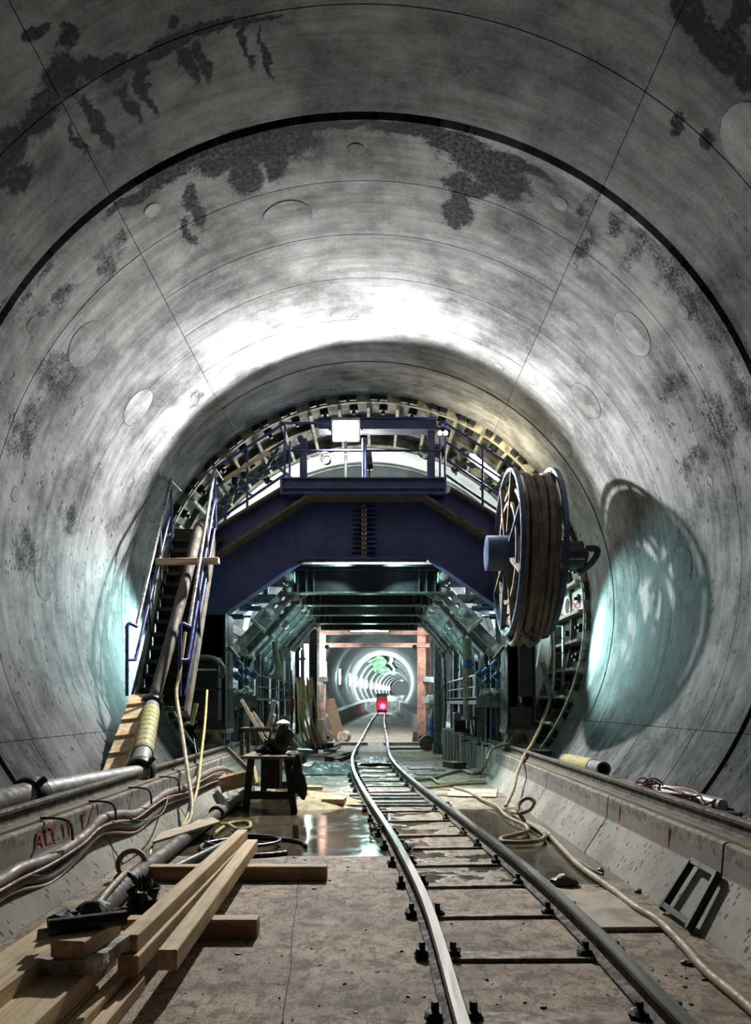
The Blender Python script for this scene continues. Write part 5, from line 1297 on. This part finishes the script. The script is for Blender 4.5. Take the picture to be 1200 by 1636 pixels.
tag(MB().tube([G(917,1371,.02), G(950,1392,.02), G(963,1397,.02)], .013, 8).build('rod', M['dark']), 'short dark rod at the foot of the right kerb', 'rod')
# hoses on the right
hz = .03
def gp(l, z=hz): return [G(px, py, z) for px, py in l]
l1 = [(1290,1700),(1200,1611),(1130,1552),(1095,1513),(1053,1475),(1018,1454),(976,1419),(927,1384),(899,1356),(871,1328),(843,1314),(818,1299)]
pts = gp(l1)
for k in (4, 5): pts[k].z += .014
tag(MB().tube(catmull(pts, 7), .027, 12).build('hose', M['hose_tan']), 'long tan hose running along the right kerb to the camera', 'hose', 'tan hoses on the floor')
l2 = [(726,1258),(750,1265),(774,1279),(795,1288),(805,1300),(819,1309),(840,1319),(842,1328),(822,1334),(802,1339),(804,1344.5),(834,1346),(861,1343),(871,1335),(862,1326),(845,1315)]
tag(MB().tube(catmull(gp(l2, .045), 7), .022, 10).build('hose', M['hose_tan']), 'tan hose looping on the wet floor beside the right rail', 'hose', 'tan hoses on the floor')
ring = [P(838,1312,7.9), P(828,1296,8.0), P(830,1283,8.1), P(843,1275,8.1), P(853,1281,8.05), P(847,1293,8.0), P(832,1299,7.95), P(818,1297,8.4)]
tag(MB().tube(catmull(ring, 7), .021, 10).build('hose', M['hose_tan']), 'upright kink of tan hose standing beside the right kerb foot', 'hose', 'tan hoses on the floor')
l3 = [(664,1246),(690,1243),(714,1236),(738,1231),(757,1236),(768,1233)]
pts = gp(l3)+[P(778,1216,13.0), P(784,1200,13.2), P(797,1192,13.3), P(815,1188,13.35)]
pts[6] = P(777,1218,13.0); tag(MB().tube(catmull(pts, 7), .026, 8).build('hose', M['hose_tan']), 'tan hose coming down from the right bogie to the track', 'hose', 'tan hoses on the floor')
for k, (l, lab) in enumerate([([(662,1243),(690,1244),(703,1252),(730,1251),(760,1249),(777,1249)], 'upper of two tan hoses lying flat right of the track'), ([(680,1258),(705,1256),(735,1252),(775,1251)], 'lower of two tan hoses lying flat right of the track')]):
    tag(MB().tube(catmull(gp(l), 7), .024, 8).build('hose', M['hose_tan']), lab, 'hose', 'tan hoses on the floor')
# mud-balls and twisted wire at the rails
for k, (px, py, lab) in enumerate([(601,1325,'twist of black wire beside the left rail in the puddle'),(651,1360,'twist of black wire inside the left rail beside the puddle')]):
    mb = MB(); c = G(px, py, .05); rnd = random.Random(k+20)
    for i in range(5):
        mb.tube(catmull([c+V(rnd.uniform(-.07,.07), rnd.uniform(-.12,.12), rnd.uniform(-.04,.07)) for _ in range(5)], 5), .006, 5)
    tag(mb.build('wire_twist', M['clip']), lab, 'wire')
mb = MB(); rnd = random.Random(31)
for k in range(120):
    y_ = rnd.uniform(3.0, 6.9) if k % 3 else rnd.uniform(3.0, 4.6); x_ = rnd.uniform(-1.1, 1.75); r_ = rnd.choice((.003,.004,.005,.007,.010))
    mb.lump((x_, y_, .002), (r_*rnd.uniform(1,2.2), r_, r_*.7), k, .8, 8, flat=.3)
tag(mb.build('dirt_crumbs', M['stone']), 'scattered dark dirt crumbs over the concrete bed', 'dirt', None, 'stuff')

# ================================================================== FAR PORTAL FRAME
pf = thing('steel_portal', 'rusty steel portal frame straddling the track in front of the far tunnel', 'portal frame', (-.1, 26, 0))
for nm, d, x0, x1 in (('column',26.5,-2.12,-1.86),('column',26.5,1.50,1.78),('column',25.2,-1.80,-1.60),('column',27.8,1.82,2.05)):
    MB().box(x0, x1, d-.12, d-.09, 0, 3.9).box(x0, x1, d+.09, d+.12, 0, 3.9).box((x0+x1)/2-.02, (x0+x1)/2+.02, d-.1, d+.1, 0, 3.9).build(nm, M['pinkst'], pf)
for z0, z1 in ((3.72,3.95),(3.28,3.42)):
    MB().box(-2.2, 1.9, 26.2, 26.25, z0, z1).box(-2.2, 1.9, 26.1, 26.4, z1-.03, z1).box(-2.2, 1.9, 26.1, 26.4, z0, z0+.03).build('cross_beam', M['pinkst'], pf)
for s, px, nm in ((-1, 501, 'left'), (1, 699, 'right')):
    d = 21.0; x = (px-CX)*d/F
    t = thing('steel_post', 'dark steel post in front of the %s side of the rusty portal frame' % nm, 'post', (x, d, 0), 'posts of the portal')
    MB().box(x-.09, x+.09, d-.12, d-.09, .25, 3.4).box(x-.09, x+.09, d+.09, d+.12, .25, 3.4).box(x-.02, x+.02, d-.1, d+.1, .25, 3.4).build('shaft', M['steel_l'] if s > 0 else M['dark'], t)
    MB().box(x-.13, x+.13, d-.16, d+.16, 0, .25).build('foot', M['steel_l'], t)
    MB().bar((x, d, 2.02), (x-s*.02, 26.3, 2.2), .12, .16).build('side_beam', M['pinkst'] if s < 0 else M['steel_l'], t)
    w = thing('trolley_wheel', 'round steel wheel at the foot of the %s portal column' % nm, 'wheel', (x-s*.25, 25.6, 0), 'wheels of the portal')
    c = V((-1.55 if s < 0 else 1.55), 25.6, .23); MB().lathe(c, (0,1,0), [(-.06,.02),(-.06,.20),(.06,.20),(.06,.02)], 20).build('tyre', M['pinkst'], w); MB().cyl(c+V(0,-.1,0), c+V(0,.1,0), .05, 10).build('axle', M['dark'], w)
# gas bottle, orange strap, brooms, cable bundle on the left post
t = thing('gas_cylinder', 'blue gas cylinder standing by the right portal post', 'gas cylinder', (1.69, 22.3, 0))
MB().lathe((1.69,22.3,.02), (0,0,1), [(0,.001),(0,.11),(.92,.11),(1.0,.08),(1.06,.04),(1.10,.035),(1.10,.001)], 20).build('body', M['bluecyl'], t)
MB().cyl((1.69,22.3,1.1), (1.69,22.3,1.2), .035, 8).build('valve', M['pin'], t)
for z in (.62, .70): MB().torus((1.69,22.3,z), (0,0,1), .113, .012, 20, 6).build('band', M['dark'], t)
tag(MB().lump((1.66,22.6,1.42), (.16,.16,.18), 6, .4).build('plastic_bag', M['white']), 'white plastic bag hanging above the blue gas cylinder', 'bag')
tag(MB().cyl((1.52,22.0,.22), (1.52,22.16,.22), .22, 20).build('cart_wheel', M['stone']), 'small cart wheel leaning beside the blue gas cylinder', 'wheel')
t = thing('chain_hoist', 'orange hoist straps hanging by the left portal column', 'strap', (-1.86, 24.5, .5))
MB().tube([V(-1.86,24.5,2.1), V(-1.86,24.5,.95)], .02, 6).tube([V(-1.80,24.5,2.1), V(-1.78,24.5,.95)], .02, 6).build('strap', M['orange'], t); MB().lump((-1.84,24.5,.82), (.12,.08,.2), 3, .5).build('hook_block', M['orange'], t)
tag(MB().box(-1.82,-1.62,24.2,24.5,.0,.85).build('pale_box', M['pinkst'], bevel=.01), 'pale pinkish box at the foot of the left portal column', 'box')
CN = ['hose_yel','orange','hose_tan','hose_org','hose_yel','cable_red','orange','hose_tan','hose_brn']
rnd = random.Random(9)
for k in range(9):
    x0 = 478+k*3.2; pts = [P(x0-4+rnd.uniform(-3,3), 1082, 18), P(x0-2, 1110, 18), P(x0+rnd.uniform(-4,4), 1140, 17.8), P(x0+4+rnd.uniform(-3,3), 1165, 17.6), P(x0+10+k, 1190+rnd.uniform(-2,6), 17.2)]
    tag(MB().tube(catmull(pts, 6), .022, 7).build('hanging_cable', M[CN[k]]), '%s of the coloured cables hanging by the left portal post' % ORD[k], 'cable', 'coloured cables by the left post')
tag(MB().lump(V(P(474,1183,17).x,17,.27), (.25,.25,.30), 5, .5, flat=.2).build('cement_bag', M['tarp']), 'grey bag slumped behind the work table below the cables', 'bag')
tag(MB().lump(P(505,1190,20), (.35,.35,.16), 8, .5, flat=.2).build('cloth_heap', M['jacket']), 'dark cloth heap at the foot of the left portal post', 'cloth')
tag(MB().box(P(448,1148,16).x, P(463,1148,16).x, 15.9, 16.2, P(0,1162,16).z, P(0,1143,16).z).build('instrument_box', M['sleevecloth']), 'small pale green box below the left catwalk', 'box')
for k, (x, lab) in enumerate(((-1.38,'left of two dark boards leaning inside the left portal column'), (-1.28,'right of two dark boards leaning inside the left portal column'))):
    tag(MB().bar((x-.3, 27.5, 1.5), (x+.15, 27.0, .02), .3, .05, up=(0,1,0)).build('leaning_board', M['wood_d']), lab, 'board', 'boards leaning at the portal')
tag(MB().cyl((-1.12,26.6,.20), (-1.0,26.9,.20), .2, 18).build('cable_drum', M['mortar']), 'pale round drum lying beside the leaning dark boards', 'drum')
t = thing('broom', 'short wooden shovel leaning at the right portal column', 'shovel', (1.42, 25.5, 0))
MB().bar((1.38,25.4,.05),(1.46,25.5,.7),.03,.03,up=(0,1,0)).build('handle', M['wood_d'], t); MB().obox((1.36,25.4,.25), (.16,.04,.35), (0,.1,0)).build('blade', M['wood_d'], t)
# muck cart with a red tail lamp
X = track_x(86)[0]+.05
ct = thing('rail_cart', 'small rail cart on the track with a glowing red lamp', 'rail cart', (X, 87, 0))
MB().box(X-.62, X+.62, 86.6, 89.5, .5, 2.4).box(X-.5, X+.5, 86.55, 86.6, 1.5, 2.1).build('body', M['pinkst'], ct, .04)
MB().box(X-.5, X+.5, 86.5, 86.58, 1.72, 2.08).build('window', M['lampwhite'], ct)
MB().box(X-.55, X+.55, 86.3, 89.6, .28, .5).build('underframe', M['dark'], ct)
for s in (-1, 1):
    for y in (86.9, 88.9): MB().cyl((X+s*.45-.05, y, .28), (X+s*.45+.05, y, .28), .18, 16).build('wheel', M['dark'], ct)
MB().lathe((X+.10,86.28,.95), (0,-1,0), [(-.3,.30),(0,.30),(.12,.2),(.16,.001)], 20).build('tail_lamp', emit('red_lamp', (1,.02,.10), 22), ct)
lamp('POINT', 'tail_lamp_light', (X+.1, 85.8, .85), 18, (1,.03,.16), ct, .15)

# ================================================================== LIGHT
CT = (.58,1.0,.95)
def wall_flood(s, lab):
    x = AX+s*3.10; c = V(x, 14.22, 2.60); tgt = V(AX+s*4.2, 12.75, 2.40); f = (tgt-c).normalized()
    t = thing('wall_flood', lab, 'floodlight', tuple(c+V(0,0,-.2)), 'cool floodlights beside the gantry legs')
    b = c-f*.14
    MB().bar(b-f*.08, b+f*.06, .30, .22).build('housing', M['lampwhite'], t, .01)
    MB().bar(b+f*.065, b+f*.075, .25, .17).build('lens', emit('cool_lens', (.7,1,.97), 12), t)
    MB().bar(b+V(0,0,-.11), b+V(0,0,-.30), .04, .04, up=(0,1,0)).build('bracket', M['dark'], t)
    lamp('SPOT', 'wall_flood_beam', c, TEAL, CT, t, .14, f.to_track_quat('-Z', 'Y').to_euler(), spot_size=rad(76), spot_blend=.6)
wall_flood(-1, 'cool floodlight behind the left gantry leg shining on the tunnel wall')
wall_flood(1, 'cool floodlight behind the right gantry leg shining on the tunnel wall')
for s, nm in ((-1,'left'),(1,'right')):
    c = V(AX+s*.42, 13.92, 4.10)  # fill lamp added out of sight behind the web plate
    t = thing('work_lamp', 'cool lamp tucked under the gantry beam above the first %s strut' % nm, 'lamp', tuple(c), 'cool lamps under the gantry beam')
    MB().lathe(c, (0,0,1), [(.12,.03),(.10,.10),(-.02,.16)], 20).build('shade', M['dark'], t); MB().cyl(c+V(0,0,.02), c+V(0,0,.08), .06, 12).build('bulb', emit('cool_bulb', CT, 8), t)
    lamp('SPOT', 'work_lamp_beam', c+V(0,0,-.03), UNDER_FILL, CT, t, .10, V(s*.42, -.22, -1).to_track_quat('-Z', 'Y').to_euler(), spot_size=rad(118), spot_blend=.3)
    shade_lamp('work_lamp', 'cool strip lamp in the gap behind the %s gantry shoulder' % nm, (AX+s*2.35, 15.9, 3.55), CT, GAP, 24, .8, (0,1,0), .15, 'cool strip lamps under the gantry', off=(0,0,-.14))
shade_lamp('work_lamp', 'cool strip lamp hung under the formwork deck at its far end', (-.14, 21.9, 3.45), CT, GAP, 8, 1.2, (1,0,0), .2, 'cool strip lamps under the gantry')
shade_lamp('work_lamp', 'cool strip lamp above the formwork deck', (-.6, 18.6, 4.9), (1,.99,.95), TOPL, 14, 1.5, (1,0,0), .3, 'cool strip lamps under the gantry')
tag(MB().box(-1.35,1.0,22.8,22.95,3.78,3.90).bar((-1.2,22.87,3.9),(-1.2,22.87,3.93),.03,.03,up=(0,1,0)).build('lamp_bar', M['dark']), 'dark bar hanging across above the rusty portal frame', 'bar')
for s, nm in ((-1,'left'),(1,'right')):
    c = V(AX+s*1.35, 23.6, 3.1)
    t = thing('portal_lamp', 'small pinkish lamp facing the %s portal column' % nm, 'lamp', tuple(c), 'pinkish lamps at the portal')
    MB().cyl(c+V(0,-.14,0), c, .07, 12).build('shade', M['dark'], t); MB().cyl(c, c+V(0,.03,0), .06, 12).build('bulb', emit('pink_bulb', (1,.6,.5), 6), t)
    f = V(s*.28, 1, -.32).normalized()
    lamp('SPOT', 'portal_lamp_beam', c+V(0,.05,0), PINK, (1,.66,.56), t, .08, f.to_track_quat('-Z', 'Y').to_euler(), spot_size=rad(95), spot_blend=.6)
c = P(489,1062,25.2)
t = thing('tunnel_lamp', 'upright bright strip lamp left of the left portal column', 'lamp', tuple(c+V(0,0,-.7)), 'strip lamps at the portal')
MB().box(c.x-.08, c.x+.08, c.y+.08, c.y+.14, c.z-.7, c.z+.7).build('housing', M['lampwhite'], t); MB().cyl(c+V(0,0,-.65), c+V(0,0,.65), .07, 10).build('tube', TUBE, t)
lamp('POINT', 'tunnel_lamp_light', c+V(.1,-.4,0), 160, (.75,1,.98), t, .25)
# added crown lamps: one lights the glow ring, one brightens the far tunnel
for k, dd in enumerate((100.5, 30.5)):
    x, z = ctr(dd)
    t = thing('crown_lamp', ['strip lamp under the crown just before the white collar','strip lamp under the crown at the start of the far tunnel'][k], 'lamp', (x, dd, z+3.6), 'crown lamps of the far tunnel')
    MB().box(x-.6, x+.6, dd-.05, dd+.05, z+3.78, z+3.86).build('housing', M['lampwhite'], t); MB().cyl((x-.55,dd,z+3.72), (x+.55,dd,z+3.72), .05, 10).build('tube', TUBE, t)
    lamp('POINT', 'crown_lamp_light', (x, dd, z+(3.0 if k else 1.2)), (COLLAR_FILL, 3200)[k], (.80,.93,1), t, .3)

w = bpy.data.worlds.new('tunnel_air'); S.world = w; w.use_nodes = True
w.node_tree.nodes['Background'].inputs[0].default_value = (.75,.8,.85,1); w.node_tree.nodes['Background'].inputs[1].default_value = AMB

cam = bpy.data.cameras.new('camera'); co = bpy.data.objects.new('camera', cam); COL.objects.link(co)
co.location = (0,0,CH); co.rotation_euler = (math.pi/2,0,0); cam.sensor_fit = 'HORIZONTAL'; cam.sensor_width = 36
cam.lens = F/1200*36; cam.shift_x = (600-CX)/1200; cam.shift_y = (CY-818)/1200; cam.clip_end = 2000; cam.clip_start = .05
S.camera = co
S.view_settings.view_transform = 'Standard'; S.view_settings.look = 'None'; S.view_settings.gamma = 1; S.view_settings.use_curve_mapping = False
S.view_settings.exposure = EXPO
S.cycles.use_denoising = True; S.cycles.max_bounces = 8; S.cycles.diffuse_bounces = 5; S.cycles.glossy_bounces = 3; S.cycles.sample_clamp_indirect = 6
S.cycles.caustics_reflective = False; S.cycles.caustics_refractive = False
